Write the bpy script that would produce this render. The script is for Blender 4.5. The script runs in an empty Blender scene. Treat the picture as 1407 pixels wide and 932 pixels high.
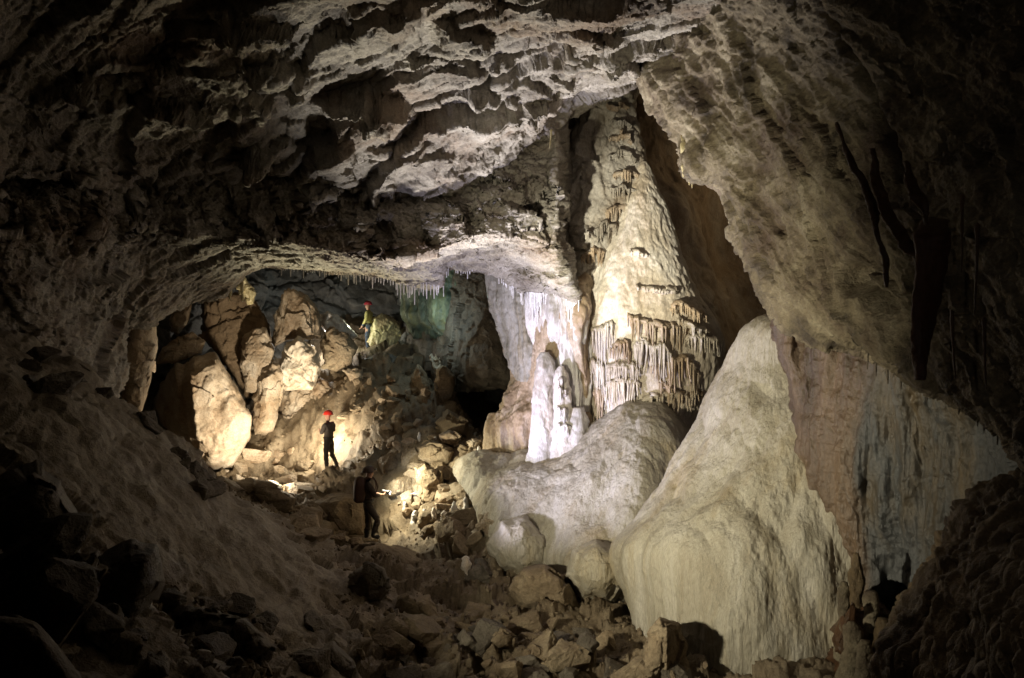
import bpy, math, random
import numpy as np
from mathutils import Vector

random.seed(11)
RNG = np.random.default_rng(7)
SC = bpy.context.scene
COL = SC.collection
F, CX, CY = 1000.0, 703.5, 466.0          # photograph's focal length and centre in its own pixels; eye at the origin


def P(px, py, d):
    """The point that lies at depth d (metres along +Y) in the direction of a photograph pixel."""
    return np.array([(px - CX) * d / F, d, -(py - CY) * d / F])


def unproject(a):
    a = np.asarray(a, float)
    return np.stack([(a[..., 0] - CX) * a[..., 2] / F, a[..., 2], -(a[..., 1] - CY) * a[..., 2] / F], -1)


def project(p):
    return np.stack([p[..., 0] / p[..., 1] * F + CX, -p[..., 2] / p[..., 1] * F + CY], -1)


# ------------------------------------------------------------------ noise
LAT = RNG.random((64, 64, 64)).astype(np.float32)
JIT = RNG.random((32, 32, 32, 3)).astype(np.float32)
CEL = RNG.random((32, 32, 32, 3)).astype(np.float32)


def vnoise(p):
    i = np.floor(p).astype(np.int64)
    f = (p - i).astype(np.float32)
    f = f * f * (3 - 2 * f)
    a = i & 63
    b = (i + 1) & 63
    x0, y0, z0 = a[:, 0], a[:, 1], a[:, 2]
    x1, y1, z1 = b[:, 0], b[:, 1], b[:, 2]
    fx, fy, fz = f[:, 0], f[:, 1], f[:, 2]
    c00 = LAT[x0, y0, z0] * (1 - fx) + LAT[x1, y0, z0] * fx
    c10 = LAT[x0, y1, z0] * (1 - fx) + LAT[x1, y1, z0] * fx
    c01 = LAT[x0, y0, z1] * (1 - fx) + LAT[x1, y0, z1] * fx
    c11 = LAT[x0, y1, z1] * (1 - fx) + LAT[x1, y1, z1] * fx
    c0 = c00 * (1 - fy) + c10 * fy
    c1 = c01 * (1 - fy) + c11 * fy
    return (c0 * (1 - fz) + c1 * fz) * 2 - 1


def fbm(p, scale, octaves=4, gain=0.5, off=0.0):
    p = np.asarray(p).reshape(-1, 3)
    q = p / np.asarray(scale, float) + off * 7.31
    out = np.zeros(len(p), np.float32)
    amp = 1.0
    for o in range(octaves):
        out += amp * vnoise(q)
        q = q[:, [1, 2, 0]] * 2.03 + 17.7
        amp *= gain
    return out


def worley(p, chunk=200000):
    n = len(p)
    f1 = np.empty(n, np.float32)
    f2 = np.empty(n, np.float32)
    rnd = np.empty((n, 3), np.float32)
    off = np.empty((n, 3), np.float32)
    for s in range(0, n, chunk):
        q = p[s:s + chunk]
        i = np.floor(q).astype(np.int64)
        f = (q - i).astype(np.float32)
        m = len(q)
        b1 = np.full(m, 9.0, np.float32)
        b2 = np.full(m, 9.0, np.float32)
        br = np.zeros((m, 3), np.float32)
        bo = np.zeros((m, 3), np.float32)
        for dx in (-1, 0, 1):
            for dy in (-1, 0, 1):
                for dz in (-1, 0, 1):
                    c = (i + (dx, dy, dz)) & 31
                    j = JIT[c[:, 0], c[:, 1], c[:, 2]]
                    o = f - (j + np.array((dx, dy, dz), np.float32))
                    d = (o * o).sum(1)
                    w = d < b1
                    b2 = np.where(w, b1, np.minimum(b2, d))
                    if w.any():
                        b1[w] = d[w]
                        br[w] = CEL[c[w, 0], c[w, 1], c[w, 2]]
                        bo[w] = o[w]
        f1[s:s + chunk] = np.sqrt(b1)
        f2[s:s + chunk] = np.sqrt(b2)
        rnd[s:s + chunk] = br
        off[s:s + chunk] = bo
    return f1, f2, rnd, off


def rotm(ax, ay, az):
    ax, ay, az = (math.radians(v) for v in (ax, ay, az))
    rx = np.array([[1, 0, 0], [0, math.cos(ax), -math.sin(ax)], [0, math.sin(ax), math.cos(ax)]])
    ry = np.array([[math.cos(ay), 0, math.sin(ay)], [0, 1, 0], [-math.sin(ay), 0, math.cos(ay)]])
    rz = np.array([[math.cos(az), -math.sin(az), 0], [math.sin(az), math.cos(az), 0], [0, 0, 1]])
    return rz @ ry @ rx


def facets(p, scale, rot=None, step=0.5, tilt=1.0, crack=0.0, off=0.0, warp=0.10):
    """Broken rock: every Voronoi cell is a plane with its own tilt and height."""
    q = np.asarray(p).reshape(-1, 3)
    q = q + warp * np.min(scale) * np.stack([fbm(q, np.min(scale) * 0.5, 3, off=off + k) for k in range(3)], 1)
    if rot is not None:
        q = q @ rot
    q = q / np.asarray(scale, float) + off * 3.7
    f1, f2, rnd, o = worley(q)
    h = ((rnd - 0.5) * 2 * o).sum(1) * tilt + (rnd[:, 0] - 0.5) * step
    if crack:
        h = h - crack * np.clip(1 - (f2 - f1) / 0.09, 0, 1)
    return h


def knobs(p, scale, off=0.0):
    q = np.asarray(p).reshape(-1, 3)
    q = q + 0.25 * np.min(scale) * np.stack([fbm(q, np.min(scale), 2, off=off + k) for k in range(3)], 1)
    f1, f2, rnd, o = worley(q / np.asarray(scale, float) + off * 3.1)
    return np.sqrt(np.clip(1 - f1 * 1.15, 0, 1)) * (0.4 + rnd[:, 1])


# ------------------------------------------------------------------ objects
def mesh_from(name, verts, faces, mats, smooth=True, mat_index=None, attr=None):
    me = bpy.data.meshes.new(name)
    verts = np.asarray(verts, np.float32).reshape(-1, 3)
    me.vertices.add(len(verts))
    me.vertices.foreach_set("co", verts.ravel())
    if isinstance(faces, np.ndarray):
        k = faces.shape[1]
        nl = faces.size
        me.loops.add(nl)
        me.loops.foreach_set("vertex_index", faces.astype(np.int32).ravel())
        me.polygons.add(len(faces))
        me.polygons.foreach_set("loop_start", np.arange(0, nl, k, dtype=np.int32))
    else:
        ls = np.array([len(f) for f in faces], np.int32)
        flat = np.array([i for f in faces for i in f], np.int32)
        me.loops.add(len(flat))
        me.loops.foreach_set("vertex_index", flat)
        me.polygons.add(len(ls))
        me.polygons.foreach_set("loop_start", np.concatenate([[0], np.cumsum(ls)[:-1]]).astype(np.int32))
    me.update(calc_edges=True)
    me.polygons.foreach_set("use_smooth", np.full(len(me.polygons), smooth))
    if mat_index is not None:
        me.polygons.foreach_set("material_index", np.asarray(mat_index, np.int32))
    for m in mats if isinstance(mats, (list, tuple)) else [mats]:
        me.materials.append(m)
    if attr is not None:
        for k, v in attr.items():
            a = me.attributes.new(k, 'FLOAT', 'POINT')
            a.data.foreach_set("value", np.asarray(v, np.float32).ravel())
    me.validate()
    return me


def link(name, me, loc=(0, 0, 0), parent=None):
    o = bpy.data.objects.new(name, me)
    COL.objects.link(o)
    o.location = loc
    if parent is not None:
        o.parent = parent
    return o


def tag(o, label, cat, group=None, kind=None):
    o['label'] = label
    o['category'] = cat
    if group:
        o['group'] = group
    if kind:
        o['kind'] = kind
    return o


def build(name, verts, faces, mats, parent=None, smooth=True, mat_index=None, attr=None, base=None):
    """One mesh object whose origin sits at its base (or at its parent's)."""
    verts = np.asarray(verts, float).reshape(-1, 3)
    if parent is not None:
        w = np.array(parent.location)
        me = mesh_from(name, verts - w, faces, mats, smooth, mat_index, attr)
        return link(name, me, (0, 0, 0), parent)
    if base is None:
        base = np.array([verts[:, 0].mean(), verts[:, 1].mean(), verts[:, 2].min()])
    me = mesh_from(name, verts - base, faces, mats, smooth, mat_index, attr)
    return link(name, me, base)


def structure(name, verts, faces, mats, smooth=True, attr=None):
    o = link(name, mesh_from(name, verts, faces, mats, smooth, None, attr))
    o['kind'] = 'structure'
    return o


def grid_faces(nv, nu, wrap=False):
    idx = np.arange(nv * nu).reshape(nv, nu)
    if wrap:
        idx = np.concatenate([idx, idx[:, :1]], 1)
    a, b, c, d = idx[:-1, :-1], idx[:-1, 1:], idx[1:, 1:], idx[1:, :-1]
    return np.stack([a, b, c, d], -1).reshape(-1, 4)


# ------------------------------------------------------------------ curves and sheets
def curve(keys, ts_out, t=None, hard=False):
    keys = np.asarray(keys, float)
    K = len(keys)
    flat = keys.reshape(K, -1)
    if t is None:
        seg = np.sqrt(((flat[1:, :] - flat[:-1, :]) ** 2).sum(1)) + 1e-6
        t = np.concatenate([[0], np.cumsum(seg)])
        t = t / t[-1]
    ts = np.asarray(ts_out)
    i = np.clip(np.searchsorted(t, ts, side='right') - 1, 0, K - 2)
    h = (t[i + 1] - t[i])
    s = ((ts - t[i]) / h)[:, None]
    if hard or K < 3:
        out = flat[i] * (1 - s) + flat[i + 1] * s
    else:
        dl = (flat[1:] - flat[:-1]) / (t[1:] - t[:-1])[:, None]
        m = np.empty_like(flat)
        m[1:-1] = 0.5 * (dl[1:] + dl[:-1])
        m[0], m[-1] = dl[0], dl[-1]
        hh = h[:, None]
        s2, s3 = s * s, s * s * s
        out = (2 * s3 - 3 * s2 + 1) * flat[i] + (s3 - 2 * s2 + s) * hh * m[i] + (-2 * s3 + 3 * s2) * flat[i + 1] + (s3 - s2) * hh * m[i + 1]
    return out.reshape((len(ts),) + keys.shape[1:])


def loft(rows, nu, nv, hard=False, soft_u=True):
    """Rows of (px, py, depth) points -> (nv, nu, 3) array in the same space."""
    u = np.linspace(0, 1, nu)
    R = []
    for r in rows:
        r = np.asarray(r, float)
        seg = np.sqrt(((r[1:, :2] - r[:-1, :2]) ** 2).sum(1)) + 1e-3
        t = np.concatenate([[0], np.cumsum(seg)])
        R.append(curve(r, u, t / t[-1], not soft_u))
    R = np.stack(R)
    d = np.sqrt(((R[1:, :, :2] - R[:-1, :, :2]) ** 2).sum(2)).mean(1) + 30 * np.abs(R[1:, :, 2] - R[:-1, :, 2]).mean(1) * 0.3 + 1e-3
    t = np.concatenate([[0], np.cumsum(d)])
    return curve(R, np.linspace(0, 1, nv), t / t[-1], hard)


def normals(p, toward=(0, 0, 0)):
    du = np.gradient(p, axis=1)
    dv = np.gradient(p, axis=0)
    n = np.cross(du, dv)
    n /= np.linalg.norm(n, axis=2, keepdims=True) + 1e-9
    if toward is not None:
        s = np.sign(((np.asarray(toward, float) - p) * n).sum(2))
        m = np.sign(s.sum()) or 1.0
        n = n * m
    return n


def displace(p, h, n=None):
    n = normals(p) if n is None else n
    return p + n * np.asarray(h).reshape(p.shape[:2])[..., None]


def resample_cols(p, nv, wide=21):
    """Give every column of a sheet evenly spaced rows, so that steep faces get vertices of their own."""
    d = np.linalg.norm(np.diff(p, axis=0), axis=2) / (0.5 * (p[1:, :, 1] + p[:-1, :, 1]))
    t = np.concatenate([np.zeros((1, p.shape[1])), np.cumsum(d, 0)])
    t /= t[-1]
    pad = wide // 2
    tp = np.pad(t, ((0, 0), (pad, pad)), mode='edge')
    c = np.cumsum(np.pad(tp, ((0, 0), (1, 0))), 1)
    t = (c[:, wide:] - c[:, :-wide]) / wide
    s = np.linspace(0, 1, nv)
    out = np.empty((nv, p.shape[1], 3))
    for j in range(p.shape[1]):
        for k in range(3):
            out[:, j, k] = np.interp(s, t[:, j], p[:, j, k])
    return out


# ------------------------------------------------------------------ materials
def material(name, cols, scale=1.0, stretch=(1, 1, 1), bump=0.4, bump_scale=14.0, rough=0.75, spec=0.3, stain=None, stain_amt=0.5, attr=None,
             attr_col=None, fine=60.0, coat=0.0, bump_dist=0.09, sss=0.0):
    m = bpy.data.materials.new(name)
    m.use_nodes = True
    nt = m.node_tree
    N, L = nt.nodes, nt.links
    N.clear()
    out = N.new('ShaderNodeOutputMaterial')
    b = N.new('ShaderNodeBsdfPrincipled')
    L.new(b.outputs[0], out.inputs[0])
    geo = N.new('ShaderNodeNewGeometry')
    info = N.new('ShaderNodeObjectInfo')
    mp = N.new('ShaderNodeVectorMath')
    mp.operation = 'MULTIPLY'
    mp.inputs[1].default_value = stretch
    L.new(geo.outputs['Position'], mp.inputs[0])
    n1 = N.new('ShaderNodeTexNoise')
    n1.inputs['Scale'].default_value = scale
    n1.inputs['Detail'].default_value = 8
    n1.inputs['Roughness'].default_value = 0.65
    n1.inputs['Distortion'].default_value = 0.4
    L.new(mp.outputs[0], n1.inputs['Vector'])
    r = N.new('ShaderNodeValToRGB')
    L.new(n1.outputs['Fac'], r.inputs[0])
    e = r.color_ramp.elements
    e[0].position, e[1].position = 0.34, 0.66
    e[0].color = (*cols[0], 1)
    e[1].color = (*cols[-1], 1)
    for k, c in enumerate(cols[1:-1]):
        x = e.new(0.34 + 0.32 * (k + 1) / (len(cols) - 1))
        x.color = (*c, 1)
    col = r.outputs[0]
    if stain is not None:
        n2 = N.new('ShaderNodeTexNoise')
        n2.inputs['Scale'].default_value = scale * 0.45
        n2.inputs['Detail'].default_value = 6
        n2.inputs['Roughness'].default_value = 0.7
        L.new(mp.outputs[0], n2.inputs['Vector'])
        r2 = N.new('ShaderNodeValToRGB')
        r2.color_ramp.elements[0].position, r2.color_ramp.elements[1].position = 0.5, 0.66
        L.new(n2.outputs['Fac'], r2.inputs[0])
        ml = N.new('ShaderNodeMath')
        ml.operation = 'MULTIPLY'
        ml.inputs[1].default_value = stain_amt
        L.new(r2.outputs[0], ml.inputs[0])
        mx = N.new('ShaderNodeMix')
        mx.data_type = 'RGBA'
        L.new(ml.outputs[0], mx.inputs[0])
        L.new(col, mx.inputs[6])
        mx.inputs[7].default_value = (*stain, 1)
        col = mx.outputs[2]
    if attr:
        at = N.new('ShaderNodeAttribute')
        at.attribute_name = attr
        mx = N.new('ShaderNodeMix')
        mx.data_type = 'RGBA'
        L.new(at.outputs['Fac'], mx.inputs[0])
        L.new(col, mx.inputs[6])
        n4 = N.new('ShaderNodeTexNoise')
        n4.inputs['Scale'].default_value = scale * 1.7
        n4.inputs['Detail'].default_value = 8
        L.new(mp.outputs[0], n4.inputs['Vector'])
        r4 = N.new('ShaderNodeValToRGB')
        L.new(n4.outputs['Fac'], r4.inputs[0])
        r4.color_ramp.elements[0].position, r4.color_ramp.elements[1].position = 0.35, 0.65
        r4.color_ramp.elements[0].color = (*attr_col[0], 1)
        r4.color_ramp.elements[1].color = (*attr_col[1], 1)
        L.new(r4.outputs[0], mx.inputs[7])
        col = mx.outputs[2]
    # mineral grain and specks
    n5 = N.new('ShaderNodeTexNoise')
    n5.inputs['Scale'].default_value = 26
    n5.inputs['Detail'].default_value = 10
    n5.inputs['Roughness'].default_value = 0.75
    L.new(mp.outputs[0], n5.inputs['Vector'])
    r5 = N.new('ShaderNodeMapRange')
    r5.inputs['From Min'].default_value, r5.inputs['From Max'].default_value = 0.32, 0.62
    r5.inputs['To Min'].default_value, r5.inputs['To Max'].default_value = 0.62, 1.12
    L.new(n5.outputs['Fac'], r5.inputs['Value'])
    m5 = N.new('ShaderNodeVectorMath')
    m5.operation = 'SCALE'
    L.new(col, m5.inputs[0])
    L.new(r5.outputs[0], m5.inputs['Scale'])
    col = m5.outputs[0]
    # each object a little lighter or darker than its neighbours
    hv = N.new('ShaderNodeHueSaturation')
    mr = N.new('ShaderNodeMapRange')
    mr.inputs['To Min'].default_value, mr.inputs['To Max'].default_value = 0.82, 1.12
    L.new(info.outputs['Random'], mr.inputs['Value'])
    L.new(mr.outputs[0], hv.inputs['Value'])
    L.new(col, hv.inputs['Color'])
    L.new(hv.outputs[0], b.inputs['Base Color'])
    b.inputs['Specular IOR Level'].default_value = spec
    b.inputs['Coat Weight'].default_value = coat
    b.inputs['Coat Roughness'].default_value = 0.25
    if sss:
        b.inputs['Subsurface Weight'].default_value = sss
        b.inputs['Subsurface Radius'].default_value = (0.05, 0.035, 0.02)
        b.inputs['Subsurface Scale'].default_value = 1.0
    # roughness variation: wet and dry
    rr = N.new('ShaderNodeMapRange')
    rr.inputs['From Min'].default_value, rr.inputs['From Max'].default_value = 0.3, 0.7
    rr.inputs['To Min'].default_value, rr.inputs['To Max'].default_value = max(rough - 0.22, 0.15), min(rough + 0.15, 1)
    L.new(n1.outputs['Fac'], rr.inputs['Value'])
    L.new(rr.outputs[0], b.inputs['Roughness'])
    # bump: coarse lumps and fine grain
    n3 = N.new('ShaderNodeTexNoise')
    n3.inputs['Scale'].default_value = bump_scale
    n3.inputs['Detail'].default_value = 9
    n3.inputs['Roughness'].default_value = 0.68
    L.new(mp.outputs[0], n3.inputs['Vector'])
    v = N.new('ShaderNodeTexVoronoi')
    v.inputs['Scale'].default_value = fine
    L.new(geo.outputs['Position'], v.inputs['Vector'])
    ad = N.new('ShaderNodeMath')
    ad.operation = 'MULTIPLY_ADD'
    L.new(v.outputs['Distance'], ad.inputs[0])
    ad.inputs[1].default_value = 0.12
    L.new(n3.outputs['Fac'], ad.inputs[2])
    bp = N.new('ShaderNodeBump')
    bp.inputs['Strength'].default_value = bump
    bp.inputs['Distance'].default_value = bump_dist
    L.new(ad.outputs[0], bp.inputs['Height'])
    L.new(bp.outputs[0], b.inputs['Normal'])
    return m


def plain(name, col, rough=0.6, spec=0.3, emit=None, strength=0.0):
    m = bpy.data.materials.new(name)
    m.use_nodes = True
    b = m.node_tree.nodes['Principled BSDF']
    n = m.node_tree.nodes.new('ShaderNodeTexNoise')
    n.inputs['Scale'].default_value = 25
    n.inputs['Detail'].default_value = 4
    r = m.node_tree.nodes.new('ShaderNodeValToRGB')
    r.color_ramp.elements[0].position, r.color_ramp.elements[1].position = 0.3, 0.7
    r.color_ramp.elements[0].color = (*[c * 0.72 for c in col], 1)
    r.color_ramp.elements[1].color = (*[min(c * 1.15, 1) for c in col], 1)
    m.node_tree.links.new(n.outputs['Fac'], r.inputs[0])
    m.node_tree.links.new(r.outputs[0], b.inputs['Base Color'])
    b.inputs['Roughness'].default_value = rough
    b.inputs['Specular IOR Level'].default_value = spec
    if emit:
        b.inputs['Emission Color'].default_value = (*emit, 1)
        b.inputs['Emission Strength'].default_value = strength
    return m


M = {}
M['ceiling'] = material('limestone_ceiling', [(0.12, 0.098, 0.075), (0.29, 0.26, 0.215), (0.42, 0.385, 0.33)], 1.1, (1, 1, 1.4), 0.55, 9, 0.7, 0.3, (0.20, 0.12, 0.065), 0.55)
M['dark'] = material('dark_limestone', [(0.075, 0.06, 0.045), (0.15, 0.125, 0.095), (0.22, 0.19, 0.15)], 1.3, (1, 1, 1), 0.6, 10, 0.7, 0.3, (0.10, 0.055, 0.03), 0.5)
M['slab'] = material('ochre_limestone', [(0.06, 0.047, 0.033), (0.21, 0.17, 0.11), (0.33, 0.285, 0.20)], 1.6, (1, 1, 1), 0.7, 11, 0.7, 0.3, (0.085, 0.055, 0.04), 0.8)
M['mud'] = material('brown_mud_rock', [(0.13, 0.085, 0.05), (0.20, 0.14, 0.085), (0.27, 0.195, 0.125)], 0.8, (1, 1, 1), 0.35, 12, 0.8, 0.2)
M['red'] = material('red_brown_wall', [(0.17, 0.105, 0.075), (0.26, 0.175, 0.13), (0.33, 0.25, 0.19)], 1.0, (1, 1, 0.5), 0.4, 9, 0.7, 0.3, (0.55, 0.45, 0.28), 0.5)
M['blue'] = material('blue_grey_wall', [(0.13, 0.125, 0.115), (0.22, 0.22, 0.215), (0.30, 0.30, 0.30)], 1.0, (1.3, 1.3, 0.35), 0.45, 10, 0.45, 0.5, (0.17, 0.115, 0.05), 0.7)
M['flow'] = material('cream_flowstone', [(0.46, 0.38, 0.28), (0.62, 0.55, 0.45), (0.70, 0.65, 0.56)], 0.9, (1.5, 1.5, 0.45), 0.35, 16, 0.5, 0.45, (0.42, 0.31, 0.18), 0.45, sss=0.0)
M['flow_white'] = material('white_flowstone', [(0.50, 0.45, 0.40), (0.62, 0.59, 0.56), (0.70, 0.68, 0.67)], 1.2, (2, 2, 0.5), 0.35, 16, 0.45, 0.45, (0.60, 0.42, 0.25), 0.5)
M['flow_tan'] = material('tan_flowstone', [(0.30, 0.21, 0.125), (0.42, 0.31, 0.20), (0.53, 0.43, 0.31)], 1.2, (1.5, 1.5, 0.6), 0.4, 14, 0.55, 0.4, (0.60, 0.55, 0.48), 0.5)
M['mound'] = material('pale_mound', [(0.33, 0.285, 0.21), (0.42, 0.38, 0.30), (0.52, 0.48, 0.41)], 0.7, (3, 3, 0.45), 0.5, 9, 0.5, 0.45, (0.38, 0.29, 0.15), 0.6, fine=110)
M['straw'] = material('white_calcite', [(0.74, 0.70, 0.66), (0.82, 0.80, 0.79), (0.87, 0.86, 0.86)], 3, (1, 1, 1), 0.1, 20, 0.35, 0.5)
M['yellow'] = material('yellow_calcite', [(0.45, 0.36, 0.18), (0.60, 0.52, 0.30), (0.68, 0.60, 0.38)], 3, (1, 1, 0.5), 0.2, 20, 0.5, 0.4)
M['spire'] = material('grey_knobbly_calcite', [(0.22, 0.185, 0.14), (0.38, 0.34, 0.28), (0.50, 0.46, 0.40)], 1.5, (1, 1, 0.7), 0.5, 14, 0.6, 0.35, (0.22, 0.14, 0.07), 0.5)
M['boulder'] = material('pale_boulder', [(0.27, 0.185, 0.11), (0.44, 0.35, 0.25), (0.58, 0.50, 0.40)], 1.0, (1, 1, 1), 0.5, 11, 0.65, 0.3, (0.24, 0.14, 0.07), 0.6)
M['rubble'] = material('ochre_rubble', [(0.14, 0.10, 0.06), (0.24, 0.18, 0.115), (0.34, 0.27, 0.18)], 1.4, (1, 1, 1), 0.55, 10, 0.75, 0.3, (0.40, 0.33, 0.23), 0.5)
M['grey'] = material('grey_blocks', [(0.13, 0.12, 0.105), (0.21, 0.20, 0.18), (0.28, 0.27, 0.25)], 1.0, (1, 1, 1), 0.5, 10, 0.65, 0.35, (0.13, 0.16, 0.17), 0.6)
M['teal'] = material('green_streaked_wall', [(0.04, 0.065, 0.05), (0.10, 0.14, 0.11), (0.20, 0.22, 0.10)], 0.8, (2.0, 2.0, 0.25), 0.5, 8, 0.4, 0.5, (0.30, 0.27, 0.10), 0.6)
M['floor'] = material('cave_floor_mix', [(0.12, 0.085, 0.05), (0.20, 0.15, 0.095), (0.30, 0.24, 0.165)], 1.2, (1, 1, 1), 0.55, 10, 0.7, 0.35, (0.34, 0.28, 0.19), 0.4, attr='flow',
                      attr_col=[(0.20, 0.16, 0.11), (0.33, 0.28, 0.21)])
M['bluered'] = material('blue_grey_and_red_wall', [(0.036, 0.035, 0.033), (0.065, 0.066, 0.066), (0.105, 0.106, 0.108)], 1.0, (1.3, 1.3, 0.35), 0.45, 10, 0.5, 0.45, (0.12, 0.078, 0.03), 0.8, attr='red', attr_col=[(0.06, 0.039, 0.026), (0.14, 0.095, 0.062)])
M['curtain'] = material('grey_olive_flowstone', [(0.22, 0.20, 0.15), (0.33, 0.31, 0.26), (0.42, 0.40, 0.35)], 1.2, (2.2, 2.2, 0.35), 0.4, 12, 0.5, 0.4, (0.34, 0.24, 0.10), 0.6)
M['bank'] = material('brown_bank', [(0.07, 0.045, 0.022), (0.13, 0.088, 0.045), (0.19, 0.135, 0.075)], 1.5, (1, 1, 0.6), 0.6, 12, 0.6, 0.35)
M['black'] = material('dark_drapery', [(0.05, 0.022, 0.012), (0.08, 0.035, 0.02), (0.11, 0.05, 0.028)], 1.5, (1, 1, 0.4), 0.3, 12, 0.55, 0.35)
M['rust'] = material('rusty_drapery', [(0.05, 0.025, 0.013), (0.085, 0.043, 0.022), (0.13, 0.07, 0.036)], 1.5, (1, 1, 0.4), 0.3, 12, 0.5, 0.4)

# ------------------------------------------------------------------ the floor: a height field round the camera
FC = [  # px, py, depth, 0 flowstone .. 1 rubble
    (0, 932, 3.2, .8), (0, 800, 4, .8), (0, 700, 5, .6), (0, 600, 6.6, .2), (0, 500, 8.6, 0), (100, 522, 9.4, .3), (200, 590, 10.6, .3), (250, 622, 11.5, .4), (305, 682, 12.6, .5),
    (100, 600, 7.4, 0), (200, 650, 8.6, 0), (200, 730, 7, .1), (100, 800, 4.6, .9), (200, 850, 5, .9), (300, 760, 8.6, 0), (400, 765, 10.8, .1), (480, 805, 11.4, .4), (400, 850, 8.4, .2),
    (540, 860, 10, .5), (300, 900, 6, .8), (450, 932, 7.5, .3), (600, 932, 8.7, .9), (750, 932, 9, 1), (900, 932, 9, .9), (1050, 932, 8.6, .5), (1200, 932, 8.2, .5), (1300, 932, 7.6, .2), (1400, 932, 7.0, .2), (500, 745, 16, .8), (560, 790, 13, 1), (700, 800, 12.5, 1), (640, 745, 14.2, 1), (420, 690, 17, .9), (330, 690, 15.5, .8),
    (455, 650, 20.6, .8), (400, 660, 20, .8), (350, 640, 21, .7), (290, 640, 20.5, .7), (620, 700, 15.6, .5), (560, 640, 18, .38), (520, 560, 21, .38), (480, 520, 22.5, 1), (505, 488, 25, .9), (590, 500, 24, 1),
    (630, 560, 20.5, 1), (640, 620, 17.4, 1), (700, 640, 15.8, .6), (800, 850, 11, 1),
]
fx = [np.append(P(a, b, c), w) for a, b, c, w in FC]
fx += [np.array(v, float) for v in [
    (0, 0.5, -1.75, .8), (0, 3, -2.6, .8), (0, 6, -3.7, .9), (-2.5, 1, -1.5, .8), (2.2, 1, -1.5, .3), (1.6, 3, -2.0, .3), (3.5, 3.5, -2.6, .1), (6, 6, -2.8, .2), (6.5, 9, -3.2, .5), (-6, 3, .6, .3), (-10, 6, 1.2, 0), (-10, 10, .6, .3),
    (-8, 14, -2.6, .5), (-6, 16, -3.5, .6), (-10, 20, -3.0, .8), (-14, 24, -2, .8), (-11, 28, -1, .8), (-.4, 21.5, -4.2, 1), (1, 19, -4, 1), (1.2, 24, -3.8, 1), (-4, 29, .8, 1), (-7, 29, 1, 1), (0, 30, 0, 1),
    (3, 13, -4.2, .8), (4, 11, -4.2, .6), (4, 16, -4, .7), (7, 20, -4, .5), (8, 14, -3, .5), (12, 8, 2, .3), (12, 20, -2, .3), (-16, 14, 1, .3), (0, -4, -1.5, .5), (-6, -4, 0, .5), (6, -4, 0, .5), (0, 36, 2, 1)]]
fx = np.array(fx)


def tps_fit(x, y, v, lam=0.002):
    n = len(x)
    d2 = (x[:, None] - x) ** 2 + (y[:, None] - y) ** 2
    K = np.where(d2 > 0, 0.5 * d2 * np.log(d2 + 1e-12), 0) + lam * np.eye(n) * n
    Q = np.stack([np.ones(n), x, y], 1)
    A = np.block([[K, Q], [Q.T, np.zeros((3, 3))]])
    return np.linalg.solve(A, np.concatenate([v, np.zeros(3)]))


FW = tps_fit(fx[:, 0], fx[:, 1], fx[:, 2])


def floor_base(x, y):
    x, y = np.asarray(x, float), np.asarray(y, float)
    s = x.shape
    x, y = x.ravel(), y.ravel()
    out = np.zeros(len(x))
    w = np.zeros(len(x))
    ws = np.full(len(x), 1e-9)
    for i in range(len(fx)):
        d2 = (x - fx[i, 0]) ** 2 + (y - fx[i, 1]) ** 2
        out += FW[i] * 0.5 * d2 * np.log(d2 + 1e-12)
        k = 1 / (d2 + 0.15) ** 1.5
        w += fx[i, 3] * k
        ws += k
    out += FW[-3] + FW[-2] * x + FW[-1] * y
    return out.reshape(s), (w / ws).reshape(s)


def floor_height(x, y):
    z, w = floor_base(x, y)
    h, m = floor_rough(np.stack([x, y, z], -1).reshape(-1, 3), w.ravel())
    return z + h.reshape(z.shape), m


th = np.radians(np.linspace(-52, 52, 900))
dd = np.exp(np.linspace(math.log(1.2), math.log(36), 640))
TH, DD = np.meshgrid(th, dd)
GX, GY = np.tan(TH) * DD, DD
GZ, _w = floor_base(GX, GY)
FB = resample_cols(np.stack([GX, GY, GZ], -1), 640)


def floor_rough(p, w):
    rub = 0.30 * facets(p, (1.0, 1.0, 1.4), rotm(8, 12, 0), 0.8, 1.0) + 0.13 * facets(p, (0.38, 0.38, 0.5), rotm(0, 0, 30), 0.9, 1.0, off=2) + 0.05 * facets(p, 0.15, None, 0.9, 1.2, off=5)
    flo = 0.20 * knobs(p, (0.8, 0.9, 0.8)) + 0.10 * knobs(p, (0.34, 0.4, 0.4), 3) + 0.035 * knobs(p, 0.12, 4) + 0.03 * facets(p, 0.2, None, .8, 1, off=9) + 0.08 * fbm(p, 0.9, 5)
    m = np.clip((w - 0.15) / 0.5 + 0.35 * fbm(p, 1.1, 3, off=4), 0, 1)
    return rub * m + flo * (1 - m), m


_, fw_ = floor_base(FB[..., 0], FB[..., 1])
fh, GM = floor_rough(FB.reshape(-1, 3), fw_.ravel())
fn_ = normals(FB)
fh = fh * np.clip(np.abs(fn_[..., 2]) * 1.25 - 0.15, 0.2, 1).ravel()
FLOOR_V = displace(FB, fh, fn_)
structure('cave_floor', FLOOR_V, grid_faces(*FB.shape[:2]), M['floor'], True, {'flow': 1 - GM})


def floor_z(x, y):
    return float(floor_height(np.array([x]), np.array([y]))[0][0])


def floor_at(px, py, d0=6, d1=32):
    """Where the line of sight through a pixel first meets the floor."""
    d = np.linspace(d0, d1, 600)
    q = unproject(np.stack([np.full_like(d, px), np.full_like(d, py), d], -1))
    z, _ = floor_height(q[:, 0], q[:, 1])
    k = np.nonzero(q[:, 2] < z)[0]
    i = k[0] if len(k) else len(d) - 1
    return np.array([q[i, 0], q[i, 1], z[i]])


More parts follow.
